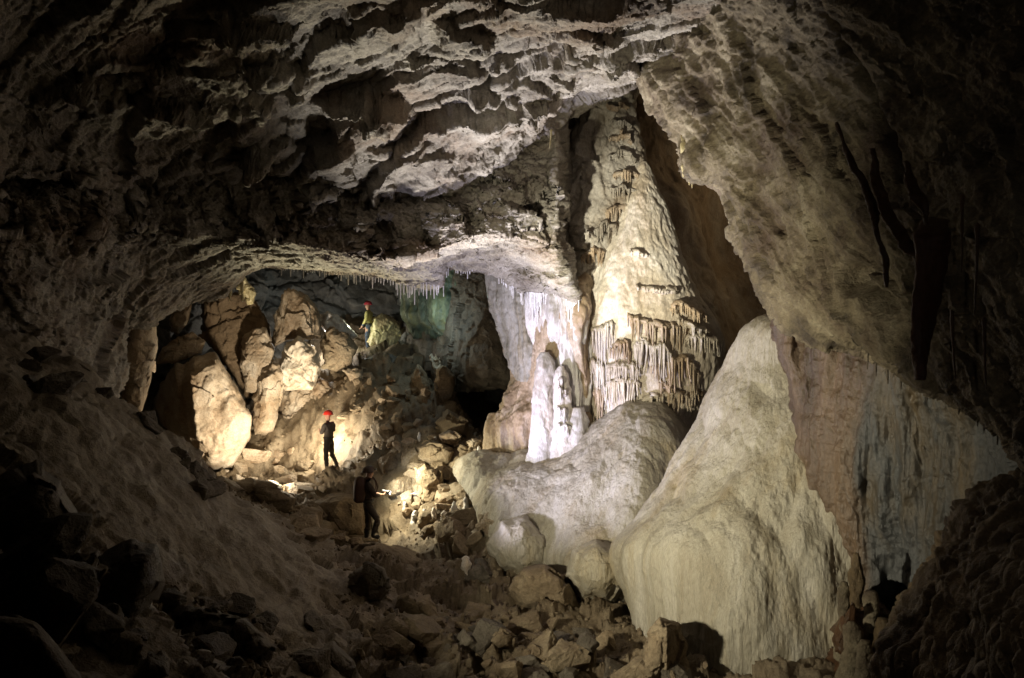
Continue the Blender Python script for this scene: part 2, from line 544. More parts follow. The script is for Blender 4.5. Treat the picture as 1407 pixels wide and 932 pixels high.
# ground under and behind the camera and beyond the fan
xs, ys = np.meshgrid(np.linspace(-24, 24, 90), np.linspace(-9, 42, 90))
zb, _ = floor_base(xs, ys)
structure('lower_ground', np.stack([xs, ys, zb - 0.9 - 0.25 * np.hypot(xs, ys - 15) * 0.1], -1), grid_faces(*xs.shape), M['dark'], True)

# outer rock: closes the cave on every side
lat, lon = np.meshgrid(np.linspace(0.001, math.pi - 0.001, 120), np.linspace(0, 2 * math.pi, 240, endpoint=False), indexing='ij')
sh = np.stack([23 * np.sin(lat) * np.cos(lon), 16 + 25 * np.sin(lat) * np.sin(lon), 1 + 12 * np.cos(lat)], -1)
h = 0.8 * facets(sh, 3.0, None, 0.8) + 0.4 * fbm(sh, 1.5)
structure('outer_cave_wall', displace(sh, h, normals(sh, (0, 16, 1))), grid_faces(120, 240, True), M['dark'], True)

# ------------------------------------------------------------------ the ceiling, stepping down with distance to the lip
CEIL_TOP = [
    [(-420, -500, 3.0), (-100, -420, 3.6), (200, -380, 4.2), (500, -360, 4.4), (800, -350, 4.6), (1100, -330, 4.8)],
    [(-420, -150, 4.4), (-60, -60, 6.2), (200, -40, 7.3), (500, -30, 7.8), (750, -20, 8.0), (1000, -10, 7.8)],
    [(-420, 0, 5.2), (-40, 70, 7.2), (200, 95, 8.8), (450, 90, 9.8), (720, 80, 10.0), (950, 50, 9.6)],
    [(-420, 120, 5.6), (-30, 165, 7.8), (180, 190, 10.0), (420, 175, 11.4), (690, 150, 12.0), (920, 70, 11.6)],
    # lower edge of the upper ceiling
    [(-420, 210, 5.8), (-30, 250, 8.2), (120, 250, 9.8), (230, 240, 11.4), (300, 230, 11.8), (330, 234, 12.0), (352, 206, 12.1), (410, 232, 12.3), (468, 238, 12.6), (482, 266, 12.7), (552, 256, 12.9), (578, 272, 13.0), (622, 270, 13.1), (642, 252, 13.2), (700, 220, 13.5), (760, 182, 13.9), (778, 158, 14.2), (800, 150, 14.6), (840, 128, 14.6), (882, 98, 13.6), (930, 60, 13.0)],
    [(-420, 190, 7.0), (-30, 230, 9.5), (120, 230, 11), (230, 220, 12.6), (330, 214, 13.4), (482, 246, 14.0), (578, 252, 14.3), (642, 232, 14.6), (700, 200, 14.9), (778, 138, 16.0), (882, 78, 16.2), (930, 40, 16.0)],
]
CEIL_LOW = [
    [(-420, 180, 6.95), (-30, 225, 9.15), (120, 225, 10.65), (230, 215, 12.15), (300, 205, 12.55), (410, 205, 12.95), (482, 235, 13.35), (552, 230, 13.45), (622, 240, 13.65), (700, 195, 14.05), (750, 160, 14.45), (775, 130, 14.75), (786, 120, 17.15)],
    [(-420, 240, 5.88), (-30, 270, 8.28), (120, 268, 9.88), (230, 262, 11.48), (300, 254, 11.88), (410, 262, 12.38), (482, 290, 12.68), (552, 290, 12.88), (622, 296, 13.18), (700, 260, 13.58), (750, 240, 13.98), (772, 230, 14.28), (784, 230, 16.98)],
    # foot of the great riser
    [(-420, 300, 5.7), (-30, 320, 8.2), (60, 316, 8.9), (180, 308, 10.7), (250, 322, 11.3), (330, 328, 11.8), (400, 336, 12.3), (440, 342, 12.6), (480, 350, 12.7), (540, 356, 12.8), (600, 344, 13.1), (645, 326, 13.2), (700, 322, 13.6), (750, 335, 13.8), (772, 335, 14.2), (786, 335, 16.8)],
    # under side
    [(-420, 380, 5.9), (-30, 400, 8.5), (60, 390, 9.4), (170, 385, 11.6), (240, 372, 12.9), (330, 352, 13.8), (400, 354, 14.2), (480, 364, 14.4), (540, 372, 14.5), (600, 364, 14.6), (650, 350, 14.7), (700, 356, 14.8), (745, 374, 14.6), (785, 385, 14.6), (798, 388, 17.0)],
    # lip
    [(-420, 520, 5.9), (-30, 510, 8.6), (60, 520, 9.9), (110, 545, 11.4), (158, 548, 13.2), (176, 452, 14.0), (215, 440, 14.6), (250, 414, 15.3), (310, 405, 15.9), (332, 380, 16.3), (400, 372, 16.6), (480, 378, 16.5), (525, 384, 16.2), (560, 391, 15.9), (606, 388, 15.8), (613, 370, 16.2), (650, 371, 16.2), (690, 382, 15.8), (730, 402, 15.3), (770, 408, 15.0), (800, 412, 14.9), (812, 414, 17.0)],
    # back of the lip, turning up again
    [(-420, 600, 6.6), (-30, 590, 9.6), (60, 570, 10.8), (110, 560, 12.4), (152, 540, 15.0), (180, 440, 16.2), (215, 425, 16.4), (250, 405, 17.0), (310, 395, 17.6), (332, 371, 18.0), (400, 366, 18.6), (480, 368, 18.6), (525, 372, 18.2), (560, 378, 18.0), (606, 372, 18.0), (613, 358, 18.4), (650, 355, 18.4), (690, 365, 17.8), (730, 385, 17.2), (770, 395, 16.6), (800, 400, 16.5), (812, 405, 17.4)],
    [(-420, 700, 8), (-30, 640, 11), (60, 600, 12.5), (110, 560, 14), (160, 480, 18), (215, 380, 19.0), (310, 350, 22), (400, 330, 25), (560, 330, 25), (690, 330, 24), (800, 350, 21), (830, 370, 20)],
]
STEPS = [
    ([(427, 140), (470, 133), (520, 129), (556, 136), (580, 166)], 0.62, 55), ([(313, 126), (345, 116), (385, 132)], 0.40, 35), ([(328, 198), (350, 186), (398, 188), (414, 204)], 0.5, 40),
    ([(322, 95), (380, 86), (445, 112)], 0.25, 30), ([(547, 84), (590, 86), (634, 97)], 0.15, 25), ([(590, 36), (640, 42), (690, 54)], 0.25, 35), ([(764, 38), (810, 26), (866, 52)], 0.22, 25),
    ([(652, 8), (675, 4), (696, 12)], 0.14, 20), ([(700, 0), (730, -2), (765, 8)], 0.12, 20), ([(765, 74), (795, 70), (824, 82)], 0.14, 22), ([(620, 98), (650, 94), (672, 104)], 0.2, 25),
    ([(673, 94), (690, 90), (712, 100)], 0.22, 25), ([(645, 128), (668, 124), (692, 132)], 0.28, 25), ([(692, 126), (704, 122), (714, 130)], 0.2, 20), ([(714, 136), (750, 130), (790, 146)], 0.32, 30),
    ([(745, 108), (775, 104), (800, 114)], 0.2, 20), ([(815, 80), (860, 70), (900, 92)], 0.22, 30), ([(498, 190), (540, 196), (596, 190)], 0.14, 25), ([(180, 120), (240, 110), (300, 128)], 0.3, 40),
    ([(395, 122), (412, 114), (430, 118)], 0.2, 20), ([(392, 172), (408, 168), (426, 176)], 0.2, 20), ([(455, 208), (500, 214), (540, 212)], 0.1, 16), ([(560, 210), (600, 204), (640, 214)], 0.1, 16),
    ([(470, 20), (520, 10), (585, 22)], 0.3, 40), ([(240, 30), (330, 15), (420, 40)], 0.35, 50), ([(40, 120), (120, 100), (200, 130)], 0.35, 50),
]
bed = rotm(0, -8, -24)


def ledges(q, period, height, off=0):
    """Broken beds: long plates that end in a step, one behind the other."""
    t = (0.36 * q[:, 0] + 0.93 * q[:, 1]) / period + 0.75 * fbm(q, (2.6 * period, 1.6 * period, 2.0), 2, off=off + 1) + 0.10 * fbm(q, 0.3 * period, 3, off=off + 2)
    t = t - np.floor(t)
    return height * (0.5 - t) * np.clip(0.55 + 0.9 * fbm(q, (1.3 * period, 0.9 * period, 1.0), 2, off=off + 4), 0, 1.4)


def rough_ceiling(q, k=1.0, beds=1.0):
    return k * (0.26 * facets(q, (3.4, 1.3, 1.2), bed, 0.7, 0.7) + 0.07 * facets(q, (1.7, 0.5, 0.5), bed, 0.7, 0.9, off=3) + 0.02 * fbm(q, 0.5, 4)
                + beds * (ledges(q, 1.7, 0.34) + ledges(q, 0.6, 0.06, 5)))


def fine_ceiling(q):
    return 0.05 * facets(q, (0.75, 0.22, 0.2), bed, 0.7, 1.0, off=7) + 0.026 * facets(q, (0.28, 0.1, 0.1), bed, 0.8, 1.0, off=8) + 0.012 * facets(q, 0.05, None, .9, 1, off=9) + 0.03 * fbm(q @ bed, (0.7, 0.25, 0.25), 5)


cg = loft(CEIL_TOP, 1000, 620, True)
PXc, PYc = cg[..., 0].copy(), cg[..., 1].copy()
pix = np.stack([PXc, PYc, 0 * PXc], -1).reshape(-1, 3)
wob = (5 * fbm(pix, 45, 2, off=1) + 1.0 * fbm(pix, 14, 2, off=2)).reshape(PXc.shape)
hvar = (1 + 0.45 * fbm(pix, 30, 2, off=3)).reshape(PXc.shape)
ct = unproject(cg)
ct = displace(ct, rough_ceiling(ct.reshape(-1, 3)))
for lip, hh, ll in STEPS:
    lip = np.array(lip, float)
    x0, x1 = lip[0, 0], lip[-1, 0]
    yl = np.interp(PXc, lip[:, 0], lip[:, 1]) + wob
    e = np.clip((PXc - x0) / (x1 - x0), 0, 1)
    tap = np.clip(np.minimum(e, 1 - e) * 4, 0, 1)
    tap = np.where((PXc > x0) & (PXc < x1), tap, 0)
    beh = PYc - yl
    drop = np.where((beh > 0) & (beh < 4 * ll), hh * hvar * tap * np.exp(-np.clip(beh, 0, None) / ll), 0)
    ct[..., 2] -= drop
    ct[..., 1] -= 0.5 * drop
ct = resample_cols(ct, 760)
for _ in range(2):
    ct[1:-1, 1:-1] = 0.5 * ct[1:-1, 1:-1] + 0.125 * (ct[:-2, 1:-1] + ct[2:, 1:-1] + ct[1:-1, :-2] + ct[1:-1, 2:])
ct = displace(ct, fine_ceiling(ct.reshape(-1, 3)))
structure('upper_ceiling', ct, grid_faces(*ct.shape[:2]), M['ceiling'], True)

cgl = loft(CEIL_LOW, 1000, 480, True)
cp = unproject(cgl)
fade = np.ones(cgl.shape[:2]).ravel()
cp = displace(cp, 0.85 * rough_ceiling(cp.reshape(-1, 3), 1.0, 0.15))
CEIL_PX = cgl[..., :2].copy()
rz = np.exp(-((CEIL_PX[..., 1] - 290) / 45) ** 2).ravel()
cp = displace(cp, rz * (0.30 * facets(cp.reshape(-1, 3), (1.1, 0.9, 1.5), None, 0.8, 0.8, off=12) + 0.08 * facets(cp.reshape(-1, 3), (0.35, 0.3, 0.6), None, 0.8, 0.8, off=13)))
cp = displace(cp, fine_ceiling(cp.reshape(-1, 3)))
structure('lower_ceiling', cp, grid_faces(*cp.shape[:2]), M['ceiling'], True)
LIP = np.array(CEIL_LOW[4], float)


def ceiling_point(px, py):
    """A vertex of the lower ceiling near a pixel of its own layout."""
    k = np.argmin(((CEIL_PX - np.array([px, py])) ** 2).sum(2))
    return cp.reshape(-1, 3)[k]


# ------------------------------------------------------------------ walls
def wall(name, rows, nu, nv, mat, fn, hard=False, soft_u=True):
    g = loft(rows, nu, nv, hard, soft_u)
    p = unproject(g)
    n = normals(p)
    h = fn(p.reshape(-1, 3), g)
    p = displace(p, h, n)
    structure(name, p, grid_faces(nv, nu), mat, True)
    return p, g


# the great leaning slab overhead on the right
SLAB = [
    [(840, -420, 12), (905, -100, 14), (898, 60, 14.5), (890, 100, 14.8), (915, 150, 14.4), (950, 200, 13.8), (962, 240, 13), (1000, 258, 12.6), (1020, 300, 12.2), (1045, 345, 11.8), (1070, 390, 11.2), (1100, 430, 10.4), (1160, 468, 9.4), (1240, 500, 8.4), (1340, 545, 7.2), (1420, 610, 6.2), (1600, 720, 5.2)],
    [(800, -420, 7), (900, -100, 10), (893, 60, 11.4), (878, 98, 11.6), (902, 148, 11.3), (938, 200, 10.9), (948, 240, 10.5), (986, 252, 10.2), (1004, 292, 9.9), (1018, 332, 9.6), (1038, 376, 9.2), (1066, 418, 8.8), (1122, 468, 8.2), (1192, 486, 7.4), (1245, 512, 6.8), (1312, 548, 6.1), (1372, 592, 5.5), (1420, 650, 5.0), (1600, 800, 4.2)],
    [(900, -420, 6.2), (960, -100, 8.6), (985, 60, 9.2), (1010, 150, 9.0), (1050, 240, 8.6), (1085, 330, 8.1), (1130, 400, 7.5), (1210, 440, 6.7), (1300, 480, 5.9), (1400, 540, 5.1), (1620, 640, 4.0)],
    [(1020, -420, 5.6), (1075, -100, 7.2), (1105, 60, 7.6), (1130, 170, 7.4), (1165, 270, 7.0), (1215, 350, 6.5), (1290, 400, 5.8), (1400, 440, 4.9), (1640, 480, 3.8)],
    [(1120, -420, 5.0), (1150, -100, 6.3), (1185, 60, 6.6), (1215, 170, 6.5), (1260, 260, 6.1), (1330, 320, 5.4), (1420, 350, 4.7), (1660, 340, 3.6)],
    [(1300, -420, 4.2), (1330, -100, 5.2), (1370, 60, 5.3), (1420, 160, 5.0), (1480, 230, 4.5), (1680, 200, 3.5)],
    [(1700, -500, 3.0), (1750, -100, 3.4), (1780, 60, 3.4), (1800, 200, 3.2)],
]
_e1 = P(1192, 486, 7.4) - P(900, 100, 11.4)
_e1 /= np.linalg.norm(_e1)
_e3 = np.cross(_e1, P(1150, -50, 6.5) - P(900, 100, 11.4))
_e3 /= np.linalg.norm(_e3)
slabrot = np.stack([_e1, np.cross(_e3, _e1), _e3], 1)


def slab_fn(q, g):
    h = 0.16 * facets(q, (3.2, 1.1, 2.0), slabrot, 0.8, 0.6, off=1) + 0.10 * facets(q, (1.4, 0.35, 1.2), slabrot, 0.8, 0.8, off=4) + 0.055 * facets(q, (0.5, 0.16, 0.7), slabrot, 0.9, 1.0, off=6)
    h += 0.10 * fbm(q @ slabrot, (1.8, 0.35, 1.0), 6, 0.55) + 0.02 * facets(q, 0.1, None, .9, 1, off=8) + 0.02 * fbm(q, 0.1, 3)
    # dark hollow in its lower part and a long cleft beside the ribbon draperies
    px, py = g[..., 0].ravel(), g[..., 1].ravel()
    d = ((px - 1165) / 22) ** 2 + ((py - 384) / 24) ** 2
    d = np.minimum(d, ((px - 1195 - (py - 410) * 0.6) / 16) ** 2 + ((py - 410) / 26) ** 2)
    h -= 0.55 * np.clip(1.25 - d, 0, 1) ** 0.5
    line = px - np.interp(py, [-100, 0, 60, 120, 190, 260], [1110, 1128, 1150, 1180, 1206, 1230])
    h -= 0.30 * np.exp(-(line / 7) ** 2) * (py < 250)
    return h * 0.8


slab_p, slab_g = wall('leaning_cave_wall', SLAB, 820, 560, M['slab'], slab_fn)

# smooth brown wall in the shadow beyond the flowstone cone
wall('brown_cave_wall', [
    [(780, -60, 15.5), (860, 20, 17.5), (930, 60, 17.5), (1000, 120, 16.5), (1120, 250, 15)],
    [(770, 120, 16), (850, 140, 17.4), (915, 180, 17.8), (1010, 240, 18.6), (1140, 360, 16)],
    [(760, 300, 16.5), (860, 280, 17), (940, 300, 16.9), (1000, 350, 18.8), (1150, 440, 16)],
    [(760, 440, 16.5), (880, 420, 16.6), (980, 420, 16.2), (1030, 440, 17.8), (1150, 520, 15.5)],
    [(760, 560, 16.5), (880, 540, 16.2), (1000, 520, 15.6), (1060, 540, 16), (1150, 620, 14.5)],
    [(760, 700, 16.5), (880, 700, 16), (1000, 700, 15), (1080, 700, 15), (1180, 740, 13.5)],
], 260, 300, M['flow_tan'], lambda q, g: 0.22 * fbm(q, (1.2, 1.2, 1.8), 5) + 0.05 * facets(q, 0.5, None, .6, .8))

# red-brown fin and the blue-grey wall under the slab
FIN = [
    [(1075, 360, 12.0), (1062, 390, 10.2), (1110, 430, 9.5), (1190, 470, 8.75), (1215, 465, 8.3), (1290, 500, 7.6), (1370, 560, 6.8), (1480, 600, 5.8)],
    [(1092, 470, 12.0), (1070, 470, 10.2), (1110, 490, 9.5), (1188, 500, 8.7), (1212, 505, 8.3), (1290, 540, 7.7), (1380, 600, 7.0), (1480, 640, 6.0)],
    [(1110, 540, 11.8), (1086, 540, 10.0), (1120, 550, 9.4), (1170, 560, 8.75), (1205, 570, 8.4), (1290, 600, 7.9), (1385, 640, 7.0), (1480, 680, 6.0)],
    [(1130, 620, 11.4), (1102, 620, 9.8), (1130, 630, 9.2), (1158, 640, 8.75), (1205, 650, 8.45), (1290, 670, 7.9), (1380, 690, 7.0), (1480, 720, 6.0)],
    [(1155, 700, 11), (1128, 700, 9.5), (1145, 705, 9.0), (1165, 705, 8.75), (1210, 720, 8.5), (1280, 740, 7.9), (1370, 750, 7.0), (1480, 760, 6.0)],
    [(1175, 780, 10.6), (1150, 780, 9.2), (1165, 785, 8.9), (1180, 785, 8.7), (1225, 800, 8.5), (1290, 810, 7.9), (1370, 810, 7.0), (1480, 820, 6.0)],
    [(1185, 880, 10.2), (1160, 880, 9.0), (1170, 885, 8.8), (1185, 890, 8.6), (1235, 890, 8.4), (1290, 890, 8.0), (1370, 890, 7.2), (1480, 900, 6.2)],
    [(1185, 1000, 10.2), (1160, 1000, 9.0), (1170, 1000, 8.8), (1185, 1000, 8.6), (1235, 1000, 8.4), (1290, 1000, 8.0), (1370, 1000, 7.2), (1480, 1000, 6.2)],
]
ga = loft(FIN, 420, 420)
pa = unproject(ga)
qa = pa.reshape(-1, 3)
ha = 0.05 * facets(qa, (0.7, 0.6, 1.6), rotm(0, 15, 0), 0.2, 0.8, off=2) + 0.06 * fbm(qa, (0.13, 0.13, 1.6), 3) + 0.018 * facets(qa, (0.22, 0.22, 0.3), None, .7, 1, off=3) + 0.05 * fbm(qa, (0.3, 0.3, 1.4), 4) + 0.02 * fbm(qa, 0.12, 3)
hole = ((ga[..., 0].ravel() - 1222) / 26) ** 2 + ((ga[..., 1].ravel() - 822) / 20) ** 2
ha -= 0.6 * np.clip(1.3 - hole, 0, 1) ** 0.5
pa = displace(pa, ha)
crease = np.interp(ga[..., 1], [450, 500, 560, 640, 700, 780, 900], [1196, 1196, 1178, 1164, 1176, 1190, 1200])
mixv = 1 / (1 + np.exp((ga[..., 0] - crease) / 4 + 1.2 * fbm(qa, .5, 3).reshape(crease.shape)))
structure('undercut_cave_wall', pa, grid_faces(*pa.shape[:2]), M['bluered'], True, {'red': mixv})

wall('near_brown_bank', [
    [(1440, 660, 7.6), (1385, 705, 7.6), (1320, 770, 7.6), (1272, 840, 7.6), (1248, 900, 7.6), (1240, 980, 7.6)],
    [(1450, 640, 6.2), (1378, 686, 6.2), (1308, 752, 6.2), (1260, 824, 6.2), (1234, 888, 6.2), (1224, 980, 6.2)],
    [(1470, 660, 5.4), (1400, 705, 5.4), (1340, 772, 5.5), (1290, 840, 5.6), (1266, 900, 5.7), (1256, 990, 5.7)],
    [(1520, 700, 4.2), (1450, 760, 4.3), (1400, 820, 4.5), (1350, 880, 4.7), (1320, 940, 4.8), (1310, 1010, 4.8)],
    [(1700, 800, 2.8), (1600, 880, 3.0), (1540, 940, 3.2), (1480, 1000, 3.4), (1440, 1060, 3.6), (1420, 1120, 3.6)],
], 320, 300, M['bank'], lambda q, g: 0.10 * knobs(q, (0.16, 0.16, 0.42), 2) + 0.05 * knobs(q, (0.07, 0.07, 0.14), 3) + 0.12 * fbm(q, (0.5, 0.5, 0.8), 4))

# back of the upper chamber: stacked dark blocks
wall('back_cave_wall', [
    [(100, 250, 23), (250, 260, 26), (400, 270, 29), (550, 270, 29), (650, 270, 27), (760, 280, 24)],
    [(100, 380, 22), (250, 370, 25), (400, 370, 28), (550, 370, 28.5), (650, 365, 25.5), (760, 370, 22.5)],
    [(100, 450, 22), (250, 440, 24.5), (400, 440, 27.5), (550, 450, 28), (650, 450, 25), (760, 450, 22)],
    [(100, 540, 22), (250, 540, 24), (400, 500, 27), (550, 510, 27.5), (650, 540, 25), (760, 540, 22)],
    [(100, 700, 22), (250, 700, 24), (400, 640, 27), (550, 660, 27.5), (650, 680, 25), (760, 680, 22)],
], 420, 300, M['grey'], lambda q, g: 0.9 * facets(q, (2.0, 1.4, 1.3), rotm(0, 18, 0), 0.5, 0.7, 0.28, off=1) + 0.25 * facets(q, 0.6, None, .7, .9, 0.1, off=2) + 0.06 * fbm(q, .5))
# teal streaked curtain of rock high at the back
wall('streaked_cave_wall', [
    [(540, 330, 23.5), (580, 335, 22.2), (606, 335, 21.6), (630, 340, 21.3), (650, 345, 21.5)],
    [(545, 385, 23.6), (580, 385, 22.2), (606, 380, 21.6), (632, 380, 21.3), (648, 390, 21.6)],
    [(548, 430, 23.8), (580, 432, 22.4), (606, 430, 21.8), (628, 430, 21.6), (642, 430, 21.9)],
    [(560, 465, 24.0), (585, 465, 23.0), (606, 470, 22.4), (622, 480, 22.2), (640, 470, 22.6)],
], 200, 160, M['teal'], lambda q, g: 0.16 * fbm(q @ rotm(0, 12, 0), (0.35, 0.5, 4), 3) + 0.08 * fbm(q, 0.4, 3))
# tan rock wall left of the black hole
wall('tan_cave_wall', [
    [(560, 330, 24.0), (600, 335, 22.6), (640, 340, 21.2), (668, 340, 20.6), (695, 345, 20.8), (730, 360, 22)],
    [(560, 400, 24.0), (604, 400, 22.6), (640, 410, 20.9), (672, 415, 20.2), (704, 425, 20.6), (740, 440, 22)],
    [(560, 450, 24.0), (604, 455, 22.4), (640, 465, 20.6), (680, 470, 19.9), (712, 478, 20.4), (745, 490, 22)],
    [(560, 500, 24.0), (604, 500, 22.2), (640, 508, 20.4), (685, 516, 19.7), (720, 525, 20.3), (750, 540, 22)],
    [(560, 560, 24.5), (600, 545, 22.6), (640, 538, 21.2), (690, 530, 20.8), (726, 540, 21.5), (755, 560, 23)],
], 200, 240, M['dark'], lambda q, g: 0.16 * facets(q, (1.2, 0.9, 1.3), rotm(0, 12, 0), 0.4, 0.8, 0.0, off=5) + 0.06 * facets(q, 0.35, None, .7, .9, 0.0, off=6) + 0.05 * fbm(q, .6))

# ------------------------------------------------------------------ flowstone under the lip (grey curtain, violet-white cascade)
def flow_fn(q, g):
    return 0.10 * fbm(q, (0.22, 0.22, 1.8), 3) + 0.09 * fbm(q, (0.7, 0.7, 1.2), 3) + 0.03 * knobs(q, (0.16, 0.16, 0.3), 2) + 0.015 * fbm(q, .1, 2)


def lofted_thing(name, rows, nu, nv, mat, fn, label, cat, hard=False, group=None, toward=(0, 0, 0), parent=None):
    g = loft(rows, nu, nv, hard)
    p = unproject(g)
    h = fn(p.reshape(-1, 3), g)
    p = displace(p, h, normals(p, toward))
    o = build(name, p, grid_faces(nv, nu), mat, parent)
    if parent is None:
        tag(o, label, cat, group)
    return o, p


casc, casc_p = lofted_thing('flowstone_cascade', [
    [(690, 340, 18.6), (668, 345, 17.1), (700, 350, 16.4), (740, 360, 15.9), (775, 366, 15.6), (812, 372, 15.6), (828, 400, 16.6)],
    [(700, 420, 18.4), (679, 420, 16.9), (705, 420, 16.1), (740, 425, 15.5), (772, 425, 15.0), (815, 425, 14.9), (828, 425, 16.6)],
    [(715, 470, 18.2), (694, 470, 16.8), (715, 470, 16.1), (742, 468, 15.4), (775, 465, 14.9), (812, 470, 14.9), (828, 470, 16.6)],
    [(730, 520, 18.0), (709, 516, 16.6), (722, 515, 15.9), (745, 505, 15.4), (785, 510, 15.1), (812, 520, 15.0), (828, 520, 16.6)],
    [(720, 550, 17.90), (696, 550, 16.50), (718, 545, 15.80), (750, 540, 15.50), (790, 545, 15.40), (812, 560, 15.30), (828, 560, 16.90)],
    [(700, 580, 17.50), (674, 582, 16.20), (705, 580, 15.50), (750, 580, 15.30), (790, 580, 15.20), (815, 580, 15.20), (828, 590, 16.90)],
    [(700, 612, 17.30), (672, 612, 16.10), (705, 615, 15.40), (750, 620, 15.20), (790, 625, 15.10), (815, 620, 15.10), (828, 620, 16.90)],
    [(700, 660, 17.30), (672, 660, 16.10), (705, 660, 15.50), (750, 660, 15.30), (790, 660, 15.20), (815, 660, 15.20), (828, 660, 16.90)],
], 300, 360, M['flow_tan'], flow_fn, 'tan flowstone cascade flaring under the fringed lip beside the black hole', 'flowstone')


lofted_thing('flowstone_curtain', [
    [(690, 350, 17.6), (664, 348, 16.75), (690, 352, 16.2), (722, 360, 15.75), (745, 365, 15.8)],
    [(695, 410, 17.6), (676, 410, 16.7), (698, 410, 16.1), (722, 412, 15.7), (742, 415, 15.75)],
    [(705, 450, 17.5), (686, 450, 16.65), (704, 452, 16.05), (724, 455, 15.65), (742, 458, 15.7)],
    [(716, 490, 17.3), (700, 492, 16.55), (712, 494, 16.0), (728, 496, 15.65), (744, 500, 15.75)],
    [(726, 522, 17.0), (712, 522, 16.3), (720, 524, 15.9), (732, 525, 15.7), (746, 525, 15.9)],
], 150, 220, M['curtain'], flow_fn, 'grey-olive flowstone curtain with a slanting free edge above the black hole', 'flowstone')

# ------------------------------------------------------------------ towers
def ring_tower(rows, ratio=1.0, nu=160, nv=200, square=0.0):
    rows = np.array(rows, float)            # py, left px, right px, depth of the axis
    t = (rows[:, 0] - rows[0, 0]) / (rows[-1, 0] - rows[0, 0])
    r = curve(rows, np.linspace(0, 1, nv), t)
    a = np.linspace(0, 2 * math.pi, nu, endpoint=False)
    mid = (r[:, 1] + r[:, 2]) / 2
    hw = (r[:, 2] - r[:, 1]) / 2 * r[:, 3] / F
    c = unproject(np.stack([mid, r[:, 0], r[:, 3]], -1))
    p = np.repeat(c[:, None], nu, 1)
    p[..., 0] += hw[:, None] * np.cos(a)
    p[..., 1] += hw[:, None] * ratio * np.sin(a)
    return p


def ring_normals(p):
    c = p.mean(1, keepdims=True)
    n = p - c
    n /= np.linalg.norm(n, axis=2, keepdims=True) + 1e-9
    return n


def close_rings(p):
    nv, nu = p.shape[:2]
    v = np.concatenate([p.reshape(-1, 3), p[0].mean(0, keepdims=True), p[-1].mean(0, keepdims=True)])
    f = [tuple(x) for x in grid_faces(nv, nu, True)]
    n = nv * nu
    for i in range(nu):
        f.append((n, (i + 1) % nu, i))
        f.append((n + 1, (nv - 1) * nu + i, (nv - 1) * nu + (i + 1) % nu))
    return v, f


def tower(name, rows, mat, fn, label, cat, ratio=1.0, nu=140, nv=160, group=None, parent=None):
    p = ring_tower(rows, ratio, nu, nv)
    h = fn(p.reshape(-1, 3))
    p = displace(p, h, ring_normals(p))
    v, f = close_rings(p)
    o = build(name, v, f, mat, parent)
    if parent is None:
        tag(o, label, cat, group)
    return o, p


def drip(top, length, r0, r1=None, seg=5, sides=7, bend=0.0, seed=0):
    """A hanging (or, with negative length, standing) tapered spike: (verts, faces)."""
    rr = np.random.default_rng(seed)
    r1 = r0 * 0.25 if r1 is None else r1
    t = np.linspace(0, 1, seg + 1)
    a = np.linspace(0, 2 * math.pi, sides, endpoint=False) + rr.random() * 6
    rad = (r0 * (1 - t) ** 0.8 + r1 * t) * (1 + 0.18 * rr.standard_normal(seg + 1))
    rad[0] *= 1.35
    cx = bend * length * t ** 2 * rr.standard_normal()
    c = np.asarray(top)[None] + np.stack([cx, cx * 0.4, -length * t], 1)
    v = c[:, None] + rad[:, None, None] * np.stack([np.cos(a), np.sin(a), 0 * a], 1)[None]
    v = np.concatenate([v.reshape(-1, 3), (c[-1] + [0, 0, -r1 * 1.2 * np.sign(length)])[None], c[:1] + [0, 0, 0.02]])
    f = [tuple(x) for x in grid_faces(seg + 1, sides, True)]
    n = (seg + 1) * sides
    for i in range(sides):
        f.append((n, seg * sides + i, seg * sides + (i + 1) % sides))
        f.append((n + 1, (i + 1) % sides, i))
    return v, f


def merge(parts):
    V, Fc, o = [], [], 0
    for v, f in parts:
        V.append(v)
        Fc += [tuple(i + o for i in x) for x in f]
        o += len(v)
    return np.concatenate(V), Fc


def surface_lookup(p):
    """Nearest front point of a displaced surface for a pixel."""
    px = project(p).reshape(-1, 2)
    q = p.reshape(-1, 3)

    def at(x, y, r=5.0):
        d = ((px - (x, y)) ** 2).sum(1)
        k = np.nonzero(d < r * r)[0]
        if not len(k):
            return q[np.argmin(d)]
        return q[k[np.argmin(q[k, 1])]]
    return at


# flowstone cone
def cone_fn(q):
    return 0.05 * fbm(q, (0.5, 0.5, 0.8), 4) + 0.025 * knobs(q, (0.12, 0.12, 0.16), 1) + 0.02 * fbm(q, (0.08, 0.08, 0.3), 3)


cone_rows = [(222, 881, 888, 15.6), (232, 876, 894, 15.6), (260, 864, 905, 15.55), (300, 846, 918, 15.5), (350, 824, 936, 15.5), (400, 809, 956, 15.5), (440, 804, 980, 15.5), (480, 803, 990, 15.5), (520, 805, 985, 15.5), (560, 808, 972, 15.5), (620, 815, 965, 15.5)]
cone, cone_p = tower('flowstone_cone', cone_rows, M['flow'], cone_fn, 'tall cream flowstone cone with rows of fringed ledges rising to a point', 'flowstone', 0.9, 300, 360)
cone_at = surface_lookup(cone_p)


